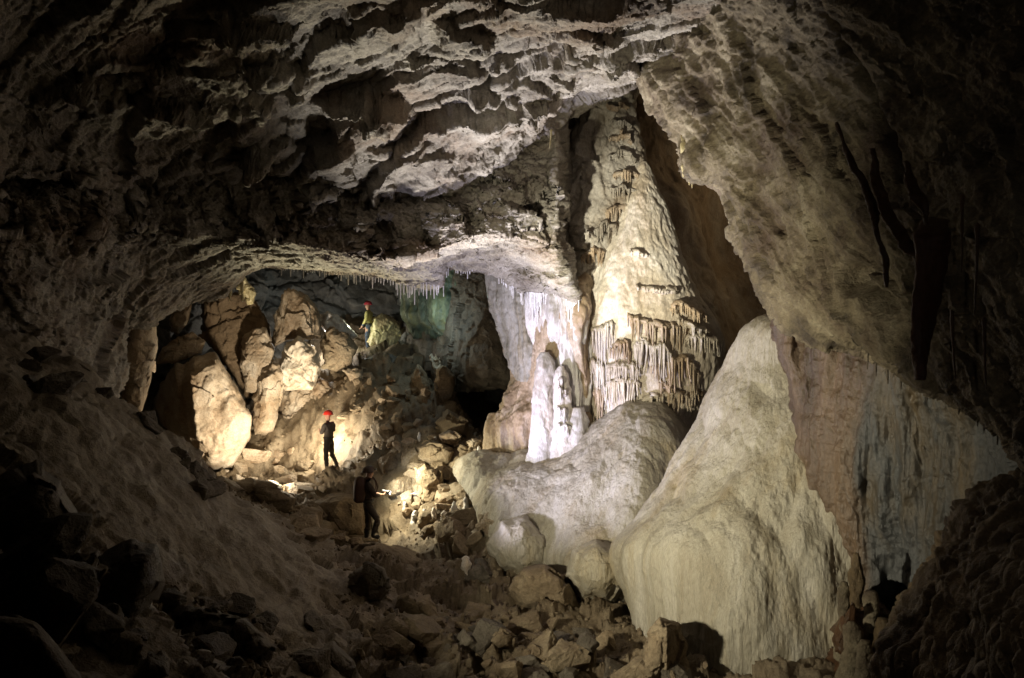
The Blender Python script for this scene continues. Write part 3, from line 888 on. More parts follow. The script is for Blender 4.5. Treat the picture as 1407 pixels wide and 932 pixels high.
def fringe(parent, at, path, length, n, mat, cap=0.10, r=0.02, lift=0.10, name='drapery_ledge', seed=0, forward=0.05):
    """A curved ledge with a comb of drips under its edge: one part."""
    rr = np.random.default_rng(seed)
    path = np.array(path, float)
    t = np.linspace(0, 1, n)
    xy = curve(path, t)
    parts = []
    edge = []
    for i in range(n):
        b = at(xy[i, 0], xy[i, 1])
        w = math.sin(math.pi * min(max((i + 0.5) / n, 0.02), 0.98)) ** 0.5
        top = b + np.array([0, -(lift * w + forward * rr.random()), 0.0])
        edge.append((b, top))
        clump = 0.5 + 0.5 * math.sin(i * 0.9 + seed) * math.sin(i * 0.37 + 2 * seed)
        L = length * b[1] / F * (0.35 + 0.65 * w) * (0.45 + 0.45 * rr.random() + 0.6 * clump)
        parts.append(drip(top + (0.4 * r * rr.normal(), 0, 0.01), L, r * (0.6 + 0.9 * rr.random() ** 2), r * 0.3, 6, 6, 0.07, int(rr.integers(1e6))))
        if rr.random() < 0.7:
            parts.append(drip(top + (rr.normal() * r, 0.5 * lift * w + r, 0), L * (0.5 + 0.5 * rr.random()), r * 1.1, r * 0.3, 4, 6, 0.03, int(rr.integers(1e6))))
    b = np.array([e[0] for e in edge])
    tp = np.array([e[1] for e in edge])
    b = b + (0, 0.06, cap)
    mid = 0.5 * (b + tp) + (0, -0.02, cap * 0.35)
    under = tp + (0, 0.03, -0.05)
    back = b + (0, 0.0, -cap * 1.6)
    rows = np.stack([b, mid, tp + (0, -r, 0.015), under, back])
    rows[1:4] += rr.normal(0, 0.012, rows[1:4].shape)
    parts.append((rows.reshape(-1, 3), [tuple(x) for x in grid_faces(5, n)]))
    v, f = merge(parts)
    return build(name, v, f, mat, parent)


FR = [  # path of the ledge edge, drip length in px, number
    ([(858, 432), (880, 440), (910, 445), (945, 446)], 34, 26), ([(868, 474), (885, 474), (910, 476), (928, 490)], 46, 24), ([(944, 466), (962, 463), (985, 468), (996, 474)], 22, 14),
    ([(900, 508), (922, 496), (950, 500), (962, 520)], 40, 22), ([(806, 455), (820, 452), (838, 446)], 44, 16), ([(803, 492), (815, 500), (826, 508)], 38, 12), ([(835, 478), (850, 470), (862, 480)], 26, 12),
    ([(828, 506), (850, 502), (874, 508)], 22, 18), ([(825, 532), (848, 526), (872, 530)], 40, 22), ([(812, 540), (818, 536), (826, 538)], 40, 8), ([(870, 392), (888, 394), (912, 397), (930, 396)], 5, 22),
    ([(862, 346), (872, 344), (886, 348)], 6, 10), ([(925, 420), (938, 414), (952, 424), (972, 432)], 16, 14), ([(905, 545), (930, 545), (955, 552)], 16, 14), ([(936, 440), (955, 448), (975, 455)], 18, 14),
    ([(906, 530), (925, 540), (945, 548), (965, 540)], 22, 16), ([(880, 552), (893, 546), (905, 552)], 12, 10),
]
for i, (pth, ln, n) in enumerate(FR):
    fringe(cone, cone_at, pth, ln, n, M['flow'] if i % 3 else M['flow_tan'], 0.09, 0.022, 0.13, seed=i)

# the knobbly grey spire behind it, up to the ceiling
spire, spire_p = tower('calcite_spire', [(70, 800, 885, 16.4), (105, 799, 877, 16.4), (160, 795, 868, 16.2), (220, 790, 880, 16.0), (280, 776, 884, 15.9), (340, 772, 862, 15.7), (400, 780, 840, 15.6), (450, 790, 835, 15.6)], M['spire'],
                       lambda q: 0.22 * facets(q, (0.6, 0.6, 1.6), None, .6, .8, off=3) + 0.09 * knobs(q, (0.2, 0.2, 0.32), 2) + 0.06 * fbm(q, (.3, .3, .8), 4) + 0.03 * knobs(q, (0.09, 0.09, 0.12), 4),
                       'knobbly grey calcite spire reaching the ceiling behind the cream cone', 'flowstone', 0.7, 240, 320)
spire_at = surface_lookup(spire_p)
for i, (pth, ln, n) in enumerate([([(840, 190), (853, 186), (866, 192)], 7, 12), ([(838, 215), (860, 212), (876, 220)], 8, 14), ([(845, 238), (860, 234), (878, 240)], 12, 14), ([(842, 262), (856, 258), (874, 262)], 14, 14),
                                  ([(832, 290), (846, 284), (860, 290)], 16, 12), ([(815, 315), (830, 308), (848, 316)], 18, 14), ([(835, 148), (852, 146), (866, 150)], 5, 12), ([(838, 168), (852, 165), (868, 170)], 6, 12),
                                  ([(796, 352), (812, 346), (828, 352)], 18, 12), ([(798, 328), (806, 322), (815, 328)], 10, 8)]):
    fringe(spire, spire_at, pth, ln, n, M['spire'] if i % 2 else M['flow_tan'], 0.08, 0.025, 0.10, seed=40 + i)

# ------------------------------------------------------------------ the two great flowstone mounds
def mound_fn(q, g):
    lobes = 0.13 * (np.abs(fbm(q, (1.1, 1.1, 2.6), 2, 0.4, off=3)) - 0.45) + 0.06 * np.abs(fbm(q, (0.4, 0.4, 1.6), 2, 0.4, off=5))
    return lobes + 0.013 * fbm(q, (0.09, 0.09, 1.1), 3) + 0.010 * fbm(q, .12, 4)


mound1, mound1_p = lofted_thing('flowstone_mound', [
    [(660, 640, 16.6), (700, 640, 16.4), (740, 640, 16.2), (790, 620, 15.9), (840, 580, 15.6), (880, 556, 15.2), (915, 552, 15.2), (960, 590, 15.6)],
    [(630, 628, 16.2), (670, 624, 15.8), (715, 622, 15.4), (768, 610, 15.1), (815, 578, 14.7), (858, 556, 14.2), (908, 553, 14.2), (950, 585, 14.6)],
    [(622, 645, 15.8), (662, 642, 15.2), (708, 642, 14.7), (768, 630, 14.3), (828, 602, 13.7), (880, 585, 13.3), (922, 588, 13.4), (960, 620, 13.9)],
    [(634, 668, 15.2), (668, 668, 14.6), (718, 670, 14.0), (775, 665, 13.4), (830, 650, 12.9), (885, 640, 12.6), (928, 645, 12.8), (970, 680, 13.3)],
    [(652, 698, 14.5), (684, 700, 14.0), (728, 704, 13.4), (780, 710, 12.8), (830, 705, 12.4), (875, 700, 12.1), (915, 710, 12.3), (960, 740, 12.9)],
    [(660, 730, 14.1), (694, 733, 13.5), (735, 740, 13.0), (785, 748, 12.4), (822, 750, 11.95), (855, 757, 11.8), (890, 775, 12), (940, 800, 12.5)],
    [(672, 758, 13.8), (704, 762, 13.3), (740, 768, 12.8), (785, 784, 12.2), (820, 795, 11.75), (848, 800, 11.6), (880, 815, 11.9), (940, 850, 12.3)],
    [(690, 778, 13.8), (716, 786, 13.3), (746, 794, 12.9), (790, 815, 12.3), (825, 826, 11.95), (850, 830, 11.9), (885, 845, 12.1), (940, 870, 12.5)],
    [(700, 806, 14.4), (728, 815, 14.0), (756, 825, 13.6), (800, 845, 13.0), (832, 850, 12.8), (860, 850, 12.7), (895, 870, 12.9), (945, 900, 13.2)],
], 420, 420, M['mound'], mound_fn, 'rounded cream flowstone mound spreading from the foot of the fringed cone', 'flowstone mound')
mound2, mound2_p = lofted_thing('flowstone_mound', [
    [(1075, 455, 13.0), (1060, 436, 12.3), (1062, 430, 12.1), (1080, 434, 11.8), (1105, 444, 11.4)],
    [(1066, 452, 12.4), (1050, 440, 11.8), (1058, 428, 11.4), (1080, 434, 11.1), (1110, 450, 10.7)],
    [(1015, 532, 12.8), (975, 524, 11.7), (1010, 512, 11.0), (1050, 510, 10.55), (1085, 520, 10.3), (1125, 540, 9.9)],
    [(990, 610, 12.8), (944, 602, 11.6), (980, 600, 10.7), (1035, 600, 10.05), (1085, 600, 9.75), (1140, 615, 9.5)],
    [(940, 690, 12.6), (889, 684, 11.5), (945, 680, 10.4), (1020, 680, 9.6), (1090, 690, 9.3), (1165, 705, 9.0)],
    [(890, 765, 12.4), (840, 750, 11.3), (895, 752, 10.1), (1000, 755, 9.2), (1100, 765, 8.95), (1185, 785, 8.9)],
    [(900, 830, 11.9), (860, 818, 10.9), (908, 830, 9.9), (1000, 840, 8.95), (1100, 840, 8.8), (1190, 855, 8.8)],
    [(910, 900, 11.6), (876, 888, 10.6), (918, 900, 9.7), (1000, 910, 8.9), (1100, 912, 8.7), (1190, 915, 8.7)],
    [(920, 980, 11.4), (890, 970, 10.5), (930, 980, 9.7), (1000, 990, 8.9), (1100, 990, 8.7), (1190, 990, 8.7)],
], 440, 480, M['mound'], lambda q, g: mound_fn(q, g) + 0.10 * (np.abs(fbm(q @ rotm(0, -22, 0), (0.8, 0.8, 3.0), 2, 0.4, off=6)) - 0.4), 'huge pale flowstone mound rising to a ridge against the red-brown wall', 'flowstone mound')

# white stalagmites standing before the cascade
def stal_fn(q):
    return 0.035 * knobs(q, (0.12, 0.12, 0.16), 2) + 0.03 * fbm(q, (0.15, 0.15, 0.6), 3)


tower('stalagmite', [(484, 745, 752, 14.95), (494, 739, 759, 14.95), (530, 735, 762, 14.95), (570, 731, 764, 14.95), (615, 727, 769, 14.95), (640, 722, 774, 14.95), (680, 716, 780, 14.95)], M['flow_white'], stal_fn, 'tallest bright white stalagmite in front of the tan cascade', 'stalagmite', 0.9, 90, 120)
s2, s2p = tower('stalagmite', [(503, 768, 774, 14.75), (512, 764, 778, 14.75), (540, 761, 782, 14.75), (575, 762, 786, 14.75), (610, 757, 792, 14.75), (635, 752, 796, 14.75), (680, 748, 800, 14.75)], M['flow_white'], stal_fn, 'ringed white stalagmite with drips beside the tallest stalagmite', 'stalagmite', 0.9, 90, 120)
tower('stalagmite', [(560, 788, 800, 14.7), (575, 782, 806, 14.7), (600, 778, 808, 14.65), (625, 774, 814, 14.6), (670, 770, 818, 14.6)], M['flow_white'], stal_fn, 'squat white stalagmite knob at the foot of the violet drapery', 'stalagmite', 0.9, 70, 70)
s2_at = surface_lookup(s2p)
for i, (x0, x1, y) in enumerate([(763, 779, 520), (762, 782, 540), (761, 784, 562), (764, 790, 585)]):
    fringe(s2, s2_at, [(x0, y), ((x0 + x1) / 2, y - 3), (x1, y)], 14, 9, M['flow_white'], 0.05, 0.02, 0.06, seed=70 + i)
# violet-white drapery hanging from the lip
vd, vdp = lofted_thing('white_drapery', [
    [(712, 375, 15.9), (738, 378, 15.4), (770, 382, 15.1), (795, 388, 15.0), (812, 392, 15.3)],
    [(724, 435, 15.6), (745, 438, 15.15), (772, 440, 14.75), (795, 440, 14.6), (812, 440, 14.9)],
    [(734, 485, 15.60), (752, 486, 15.25), (776, 488, 14.95), (797, 488, 14.85), (812, 488, 15.15)],
    [(742, 535, 15.40), (758, 537, 15.15), (780, 540, 14.95), (799, 545, 14.90), (812, 548, 15.20)],
    [(744, 590, 15.30), (760, 592, 15.05), (782, 596, 14.90), (800, 600, 14.90), (812, 602, 15.20)],
    [(742, 640, 15.30), (758, 640, 15.05), (782, 640, 14.90), (800, 640, 14.90), (812, 640, 15.20)],
], 150, 170, M['flow_white'], lambda q, g: 0.09 * fbm(q, (0.13, 0.13, 2.2), 3) + 0.05 * fbm(q, 0.35, 3), 'violet-white ribbed drapery running down from the lip behind the white stalagmites', 'drapery')

# ------------------------------------------------------------------ soda straws
def straw_mesh(seed, blunt=False):
    v, f = drip((0, 0, 0), 1.0, 0.05, 0.02 if not blunt else 0.035, 6, 7, 0.02, seed)
    return v, f


def hang(name, px, py, d, lpx, wpx, mat, seed, label, group, up=0.05):
    top = P(px, py, d)
    L = lpx * d / F
    v, f = drip((0, 0, up), L + up, wpx * d / F, wpx * d / F * 0.35, 8, 7, 0.05, seed)
    o = link(name, mesh_from(name, v, f, mat), top)
    tag(o, label, 'stalactite', group)
    return o


straw_rng = np.random.default_rng(5)
k = 0


def straws(x0, x1, n, lo, hi, label, group, mat=None, w=0.9, path=None):
    global k
    path = LIP if path is None else np.array(path, float)
    for i in range(n):
        x = x0 + (x1 - x0) * (i + 0.2 + 0.6 * straw_rng.random()) / n
        y = np.interp(x, path[:, 0], path[:, 1])
        d = np.interp(x, path[:, 0], path[:, 2])
        c = ceiling_point(x, y)
        q = project(c)
        ln = lo + (hi - lo) * straw_rng.random() ** 1.8
        top = P(q[0], q[1] - 2, c[1])
        L = ln * c[1] / F
        v, f = drip((0, 0, 0.04), L + 0.04, 1.3 * w * c[1] / F * (0.8 + 0.5 * straw_rng.random()), w * 0.5 * c[1] / F, 6, 7, 0.012, 1000 + k)
        k += 1
        o = link('soda_straw', mesh_from('soda_straw', v, f, mat or M['straw']), top)
        tag(o, label, 'stalactite', group)


straws(385, 470, 26, 5, 14, 'short white soda straw in the fringe under the yellow end of the lip', 'soda straws under the yellow lip')
straws(470, 545, 22, 6, 18, 'thin white soda straw in the fringe above the caver in yellow', 'soda straws above the caver in yellow')
straws(545, 606, 26, 12, 30, 'long white soda straw in the dense fringe before the teal wall', 'soda straws before the teal wall')
straws(613, 650, 12, 6, 20, 'white soda straw on the notch of the lip above the streaked wall', 'soda straws at the notch')
straws(685, 735, 18, 8, 26, 'violet-white soda straw on the sloping lip above the grey curtain', 'soda straws on the sloping lip')
straws(735, 805, 44, 16, 46, 'violet-white soda straw in the thick curtain above the white drapery', 'soda straws over the white drapery', w=1.1)
straws(725, 806, 34, 14, 52, 'violet-white soda straw in the thick curtain above the white drapery', 'soda straws over the white drapery', w=1.2, path=[(725, 410, 15.2), (765, 422, 14.8), (806, 424, 14.7)])
straws(690, 712, 7, 14, 30, 'thin soda straw on the hanging edge of the grey curtain', 'soda straws on the grey curtain edge', path=[(690, 452, 16.8), (700, 470, 16.7), (712, 492, 16.6)])

# dark stalactites under the left step and others
for px, py, ln, w, d, lab in [(345, 236, 44, 2.2, 12.3, 'dark ribbed stalactite under the ceiling block, shorter of the pair'), (373, 262, 62, 2.4, 12.5, 'long thin dark stalactite beside the pale ceiling chunk'),
                              (430, 300, 30, 1.5, 12.8, 'faint thin stalactite on the dark riser above the lip'), (757, 190, 14, 1.6, 13.7, 'small pale stalactite on the tip of the ceiling ledge'),
                              (317, 400, 14, 2.4, 15.9, 'yellow stub stalactite on the corner of the left lip'), (332, 392, 22, 3, 16.2, 'yellow drip stalactite at the bend of the left lip')]:
    hang('stalactite', px, py, d, ln, w, M['dark'] if py < 320 and px < 700 else M['yellow'], int(px), lab, None, 0.15)
for i in range(14):
    px = 1192 + i * 14 + straw_rng.normal() * 3
    hang('stalactite', px, np.interp(px, [1190, 1240, 1310, 1380], [488, 512, 548, 595]), np.interp(px, [1190, 1240, 1310, 1380], [7.5, 6.9, 6.2, 5.6]), 10 + 18 * straw_rng.random() ** 2, 2.2, M['dark'], 300 + i,
         'stubby dark stalactite along the lower edge of the leaning wall', 'stalactites along the leaning wall edge', 0.2)
for px, py, d, ln in [(1322, 330, 5.0, 44), (1343, 372, 4.8, 60), (1308, 470, 5.6, 50), (1352, 500, 4.9, 34)]:
    hang('stalactite', px, py, d, ln, 2.4, M['rust'], int(px), 'slim brown stalactite on the dark wall beyond the black drapery', 'slim stalactites beyond the black drapery', 0.3)

# yellow fringe of stalactites on the slab edge
root = bpy.data.objects.new('stalactite_cluster', None)
COL.objects.link(root)
root.location = P(955, 200, 10.9)
tag(root, 'yellow cluster of ribbed stalactites hanging from the leaning wall edge', 'stalactite cluster')
v, f = close_rings(displace(ring_tower([(186, 936, 966, 10.4), (200, 936, 968, 10.2), (215, 937, 970, 10.2), (228, 938, 972, 10.2), (236, 940, 972, 10.2)], 0.4, 60, 30), 0.02 * fbm(ring_tower([(186, 936, 966, 10.4), (200, 936, 968, 10.2), (215, 937, 970, 10.2), (228, 938, 972, 10.2), (236, 940, 972, 10.2)], 0.4, 60, 30), (0.05, 0.05, 0.6), 2), ring_normals(ring_tower([(186, 936, 966, 10.4), (200, 936, 968, 10.2), (215, 937, 970, 10.2), (228, 938, 972, 10.2), (236, 940, 972, 10.2)], 0.4, 60, 30))))
build('curtain', v, f, M['yellow'], root)
for i, (x, l) in enumerate([(939, 8), (943, 12), (947, 18), (951, 22), (955, 14), (958, 16), (962, 9), (966, 12), (970, 7)]):
    v, f = drip(P(x, 228, 10.05 + 0.1 * (i % 2)), (l + 6) * 10.9 / F, 0.03, 0.008, 5, 7, 0.01, i)
    build('stalactite_tip', v, f, M['yellow'], root)


# ------------------------------------------------------------------ draperies on the right
def ribbon(name, pts, thick, mat, label, nu=40):
    """pts: list of (left px, right px, py, depth)."""
    pts = np.array(pts, float)
    r = curve(pts, np.linspace(0, 1, 60))
    a = unproject(np.stack([r[:, 0], r[:, 2], r[:, 3]], -1))
    b = unproject(np.stack([r[:, 1], r[:, 2], r[:, 3]], -1))
    u = np.linspace(0, 2 * math.pi, nu, endpoint=False)
    c = (a + b) / 2
    hw = (b - a) / 2
    p = c[:, None] + hw[:, None] * np.cos(u)[None, :, None] + np.array([0, 1, 0]) * (thick * np.sign(np.sin(u)) * np.abs(np.sin(u)) ** 0.7)[None, :, None]
    wv = 0.05 * fbm(p, (0.5, 0.5, 0.35), 3).reshape(p.shape[:2])
    p = p + wv[..., None] * np.array([0.25, 1.0, 0.0])
    p = displace(p, 0.012 * fbm(p, (0.05, 0.05, 0.5), 3) + 0.006 * fbm(p, 0.04, 2), ring_normals(p))
    v, f = close_rings(p)
    return tag(build(name, v, f, mat), label, 'drapery')


ribbon('drapery', [(1272, 1300, 298, 5.9), (1262, 1303, 312, 5.25), (1257, 1304, 322, 5.0), (1258, 1306, 340, 5.0), (1260, 1304, 365, 5.0), (1256, 1296, 410, 5.0), (1253, 1282, 455, 5.0), (1255, 1272, 495, 5.0), (1257, 1266, 522, 5.0)], 0.035, M['black'], 'broad black drapery blade hanging down in front of the right-hand wall')
ribbon('drapery', [(1196, 1202, 205, 5.9), (1197, 1212, 250, 5.8), (1208, 1228, 290, 5.6), (1226, 1246, 325, 5.4), (1240, 1258, 345, 5.2), (1252, 1262, 352, 5.1)], 0.018, M['rust'], 'rust brown ribbon drapery curving down to the top of the black blade')
ribbon('drapery', [(1243, 1248, 220, 5.5), (1244, 1258, 250, 5.4), (1252, 1274, 272, 5.3), (1266, 1276, 290, 5.3), (1271, 1275, 312, 5.3)], 0.018, M['rust'], 'short hooked brown drapery above the black blade')
ribbon('drapery', [(1146, 1150, 170, 6.7), (1160, 1168, 215, 6.5), (1178, 1190, 250, 6.3), (1194, 1206, 290, 6.1), (1198, 1206, 318, 6.0), (1208, 1218, 350, 6.0), (1216, 1222, 395, 6.0)], 0.018, M['rust'], 'long thin brown ribbon drapery running down the leaning wall')

# ------------------------------------------------------------------ boulders
import bmesh


def ico(sub):
    bm = bmesh.new()
    bmesh.ops.create_icosphere(bm, subdivisions=sub, radius=1)
    v = np.array([x.co[:] for x in bm.verts])
    f = np.array([[x.index for x in fc.verts] for fc in bm.faces])
    bm.free()
    return v, f


ICO = {s: ico(s) for s in (3, 4, 5, 6)}


def rock_form(seed, planes=13, sub=4, rough=0.04, size=(1, 1, 1)):
    """A broken block: unit directions cut off by random planes, then chipped."""
    rr = np.random.default_rng(seed)
    u, f = ICO[sub]
    n = rr.normal(size=(planes, 3))
    n[:6] = np.concatenate([np.eye(3), -np.eye(3)]) + rr.normal(0, 0.28, (6, 3))
    n /= np.linalg.norm(n, axis=1, keepdims=True)
    d = rr.uniform(0.62, 1.0, planes)
    c = u @ n.T
    r = np.where(c > 0.05, d / np.maximum(c, 0.05), 9).min(1)
    r = np.minimum(r, 1.35)
    v = u * r[:, None]
    h = rough * facets(v + seed * 3.3, 0.55, None, .7, 1.0, 0.05) + rough * 0.6 * fbm(v + seed * 1.7, 0.35, 4) + rough * 0.35 * facets(v + seed, 0.2, None, .8, 1)
    v = (v + u * h[:, None] * 1.2) * np.asarray(size)
    return v, f


def boulder(outline, d, depth, mat, label, name='boulder', ridge=None, fn=None, planes=0, seed=1, nu=140, group=None, lean=0.0, p_front=3.6, rough=1.0, cat='boulder'):
    """A rock with a given outline and its own thickness. ridge = (x0, y0, x1, y1, slope one side, slope other side)."""
    o = np.array(outline, float)
    o2 = np.concatenate([o, o[:1]])
    seg = np.sqrt(((o2[1:] - o2[:-1]) ** 2).sum(1))
    t = np.concatenate([[0], np.cumsum(seg)]) / seg.sum()
    u = np.linspace(0, 1, nu, endpoint=False)
    lin = curve(o2, u, t, True)
    smo = np.stack([np.convolve(np.concatenate([lin[-4:, k], lin[:, k], lin[:4, k]]), np.ones(9) / 9, 'valid') for k in range(2)], 1)
    lin = 0.85 * lin + 0.15 * smo
    c = lin.mean(0)
    s = np.concatenate([np.linspace(0.02, 0.97, 46) ** 0.85, [1.0], np.linspace(0.97, 0.03, 12)])
    side = np.concatenate([-np.ones(46), [0], np.ones(12)])
    px = c[None, None] + (lin - c)[None] * s[:, None, None]
    prof = (1 - np.clip(s, 0, 1) ** p_front) ** (1 / p_front)
    dep = d + depth / 2 + side[:, None] * prof[:, None] * depth / 2 + 0 * px[..., 0]
    if ridge:
        x0, y0, x1, y1, sa, sb = ridge
        L = math.hypot(x1 - x0, y1 - y0)
        q = ((px[..., 0] - x0) * (y1 - y0) - (px[..., 1] - y0) * (x1 - x0)) / L * d / F
        dep = dep + np.where(q > 0, q * sa, -q * sb) * (side[:, None] <= 0) * s[:, None] ** 0
    dep = dep + lean * (px[..., 1] - c[1]) * d / F
    p = unproject(np.stack([px[..., 0], px[..., 1], dep], -1))
    q = p.reshape(-1, 3)
    if fn is None:
        h = 0.18 * rough * facets(q, (0.9, 0.9, 1.2), None, .7, 1.0, 0.05, off=seed) + 0.09 * rough * facets(q, (0.4, 0.4, 0.28), None, .7, 1, off=seed + 1) + 0.04 * fbm(q, .35, 4) + 0.015 * rough * facets(q, .12, None, .7, 1, off=seed)
    else:
        h = fn(q)
    p = displace(p, h, ring_normals(p) * 0.5 + np.array([0, -0.6, 0.15]) * (side[:, None, None] <= 0))
    v, f = close_rings(p)
    ob = build(name, v, f, mat)
    return tag(ob, label, cat, group)


def flow_rock(k=1.0):
    return lambda q: k * (0.20 * facets(q, (0.9, 0.9, 0.7), None, .6, .9, off=3) + 0.06 * facets(q, 0.25, None, .7, .9, off=4) + 0.10 * fbm(q, (0.35, 0.35, 0.7), 4) + 0.09 * knobs(q, (0.22, 0.22, 0.34), 2) + 0.04 * knobs(q, (0.1, 0.1, 0.14), 3))


boulder([(180, 440), (214, 436), (216, 480), (208, 522), (194, 568), (166, 548), (172, 500), (178, 470)], 17.0, 1.2, M['boulder'], 'tall pale rock pillar with a jagged lit face at the end of the cave wall', 'rock_pillar', ridge=(200, 440, 180, 560, 0.3, 0.5), seed=3, cat='rock pillar', rough=1.6)
boulder([(240, 508), (272, 488), (297, 486), (322, 528), (346, 572), (344, 602), (322, 642), (292, 648), (262, 622), (222, 592), (212, 562), (222, 528)], 19.8, 2.6, M['boulder'],
        'biggest pale boulder, egg-shaped, shaded on one side and dripping along its foot', ridge=(266, 486, 276, 650, 0.25, 1.6), fn=flow_rock(0.75), seed=4, p_front=5)
boulder([(279, 408), (312, 400), (344, 404), (366, 440), (378, 482), (356, 544), (338, 548), (300, 488), (276, 462)], 22.4, 2.0, M['mud'], 'dark brown slab leaning behind the egg-shaped boulder', 'rock_slab', ridge=(362, 400, 366, 545, 1.2, 0.05), seed=5, p_front=8, cat='rock slab')
boulder([(382, 430), (393, 402), (404, 398), (420, 408), (440, 432), (442, 466), (418, 466), (396, 466), (378, 478)], 22.0, 1.8, M['boulder'], 'pointed pale boulder standing on top of the ribbed egg-like rock', seed=6, ridge=(425, 400, 425, 470, 1.0, 0.2), fn=flow_rock(0.9))
boulder([(390, 474), (410, 464), (432, 478), (440, 505), (428, 534), (394, 536), (384, 510)], 21.6, 1.2, M['flow'], 'ribbed egg-like cream rock under the pointed boulder', seed=7, fn=flow_rock(1.0))
boulder([(350, 545), (360, 502), (378, 500), (392, 512), (388, 552), (376, 592), (352, 598), (345, 570)], 21.2, 1.2, M['boulder'], 'upright pale block beside the egg-shaped boulder', 'rock_block', seed=8, ridge=(372, 495, 362, 600, .9, .3), cat='rock block')
boulder([(214, 500), (222, 478), (240, 466), (264, 454), (282, 470), (276, 486), (244, 500)], 20.6, 1.6, M['boulder'], 'wedge of rock lying on top of the egg-shaped boulder', 'rock_wedge', seed=9, cat='rock wedge')
boulder([(233, 440), (248, 424), (264, 418), (260, 440), (244, 462), (236, 456)], 21.6, 0.8, M['boulder'], 'small bright chunk of rock in the dark gap below the ceiling', 'rock_chunk', seed=10, cat='rock chunk')
boulder([(332, 462), (346, 450), (366, 452), (378, 478), (374, 500), (352, 542), (336, 540), (330, 500)], 21.6, 1.0, M['boulder'], 'pale split rock with a brown hollow between slab and upright block', 'split_rock', seed=11, cat='rock')
boulder([(318, 372), (334, 376), (352, 402), (348, 418), (340, 420), (330, 404)], 21.5, 1.0, M['yellow'], 'small yellow rock wedged under the lip above the dark slab', 'wedged_rock', seed=12, cat='rock')
boulder([(384, 545), (400, 530), (440, 522), (462, 540), (468, 588), (440, 612), (395, 608), (376, 592)], 22.6, 2.0, M['boulder'], 'sloping pale rock shelf with vertical flutes behind the caver in the red helmet', 'rock_shelf', seed=13, fn=flow_rock(1.3), cat='rock shelf')
boulder([(440, 470), (455, 452), (478, 458), (492, 478), (484, 500), (462, 512), (444, 505)], 22.2, 1.4, M['rubble'], 'brown rock between the ribbed rock and the rubble slope', seed=14)
boulder([(436, 440), (452, 430), (466, 437), (492, 462), (480, 470), (450, 458)], 23.4, 1.0, M['flow_white'], 'white crusted ledge rock beside the caver in yellow', 'ledge_rock', seed=15, cat='rock', fn=flow_rock(0.7))
boulder([(508, 470), (514, 440), (526, 434), (546, 444), (556, 462), (546, 480), (520, 486)], 24.6, 1.3, M['yellow'], 'yellow-green crusted boulder in front of the caver in yellow', seed=16, fn=flow_rock(1.2))
boulder([(520, 486), (545, 474), (566, 476), (562, 494), (536, 500)], 23.6, 1.2, M['rubble'], 'dark flat stone under the yellow-green boulder', 'flat_stone', seed=17, cat='stone')
boulder([(476, 512), (488, 506), (512, 510), (520, 526), (508, 532), (486, 524)], 22.2, 1.0, M['boulder'], 'pale tilted slab on the rubble below the caver in yellow', 'rock_slab', seed=18, cat='rock slab')
boulder([(500, 492), (530, 488), (560, 498), (556, 508), (520, 510), (500, 504)], 23.0, 1.4, M['grey'], 'long flat grey slab across the rubble below the yellow-green boulder', 'rock_slab', seed=19, cat='rock slab')
boulder([(570, 470), (580, 438), (592, 430), (606, 452), (610, 474), (590, 482)], 24.2, 1.2, M['rubble'], 'pointed brown fin of rock at the foot of the teal wall', 'rock_fin', seed=20, cat='rock fin', ridge=(588, 428, 586, 484, .7, .5))
boulder([(606, 470), (616, 450), (630, 474), (632, 510), (616, 512), (606, 496)], 22.4, 1.0, M['boulder'], 'tilted pointed slab leaning on the tan wall', 'rock_slab', seed=21, cat='rock slab')
boulder([(545, 470), (562, 446), (572, 452), (572, 478), (556, 484)], 24.4, 1.0, M['grey'], 'grey angular block beside the yellow-green boulder', 'rock_block', seed=22, cat='rock block')
boulder([(566, 520), (574, 500), (586, 512), (600, 560), (612, 600), (596, 604), (570, 560)], 20.8, 1.2, M['rubble'], 'long dark slab leaning down the middle of the rubble slope', 'rock_slab', seed=23, cat='rock slab', ridge=(572, 500, 600, 600, .2, 1.0))
boulder([(592, 492), (598, 484), (606, 496), (608, 516), (600, 520)], 21.4, .7, M['boulder'], 'small upright pale splinter of rock on the rubble crest', 'rock_splinter', seed=24, cat='rock')
boulder([(600, 510), (612, 505), (624, 520), (620, 548), (608, 560), (600, 545)], 20.4, .9, M['rubble'], 'worn ochre block standing at the rim of the black hole', 'rock_block', seed=25, cat='rock block')
boulder([(596, 580), (616, 565), (638, 580), (640, 598), (612, 602)], 18.6, 1.0, M['rubble'], 'ochre block below the rim of the black hole', 'rock_block', seed=26, cat='rock block')
boulder([(572, 614), (590, 606), (622, 616), (620, 636), (590, 640), (574, 632)], 17.2, 1.2, M['rubble'], 'flat-topped ochre slab with small stalagmite stubs', 'rock_slab', seed=27, cat='rock slab')
boulder([(624, 640), (634, 624), (650, 628), (656, 644), (640, 662), (628, 656)], 16.6, .8, M['boulder'], 'pale angular stone at the edge of the big cream mound', 'angular_stone', seed=28, cat='stone')
boulder([(604, 598), (618, 592), (632, 600), (626, 612), (608, 610)], 17.6, .8, M['boulder'], 'bright pyramid-shaped stone above the flat ochre slab', 'pyramid_stone', seed=29, cat='stone')
boulder([(638, 606), (650, 600), (662, 606), (656, 618), (642, 618)], 16.9, .7, M['boulder'], 'small bright stone near the brown foot of the cascade', 'angular_stone', seed=30, cat='stone')
boulder([(575, 650), (585, 640), (606, 650), (612, 690), (600, 705), (580, 690)], 16.2, 1.0, M['rubble'], 'upright fluted block in the rubble behind the caver with the backpack', 'rock_block', seed=31, cat='rock block', rough=1.4)
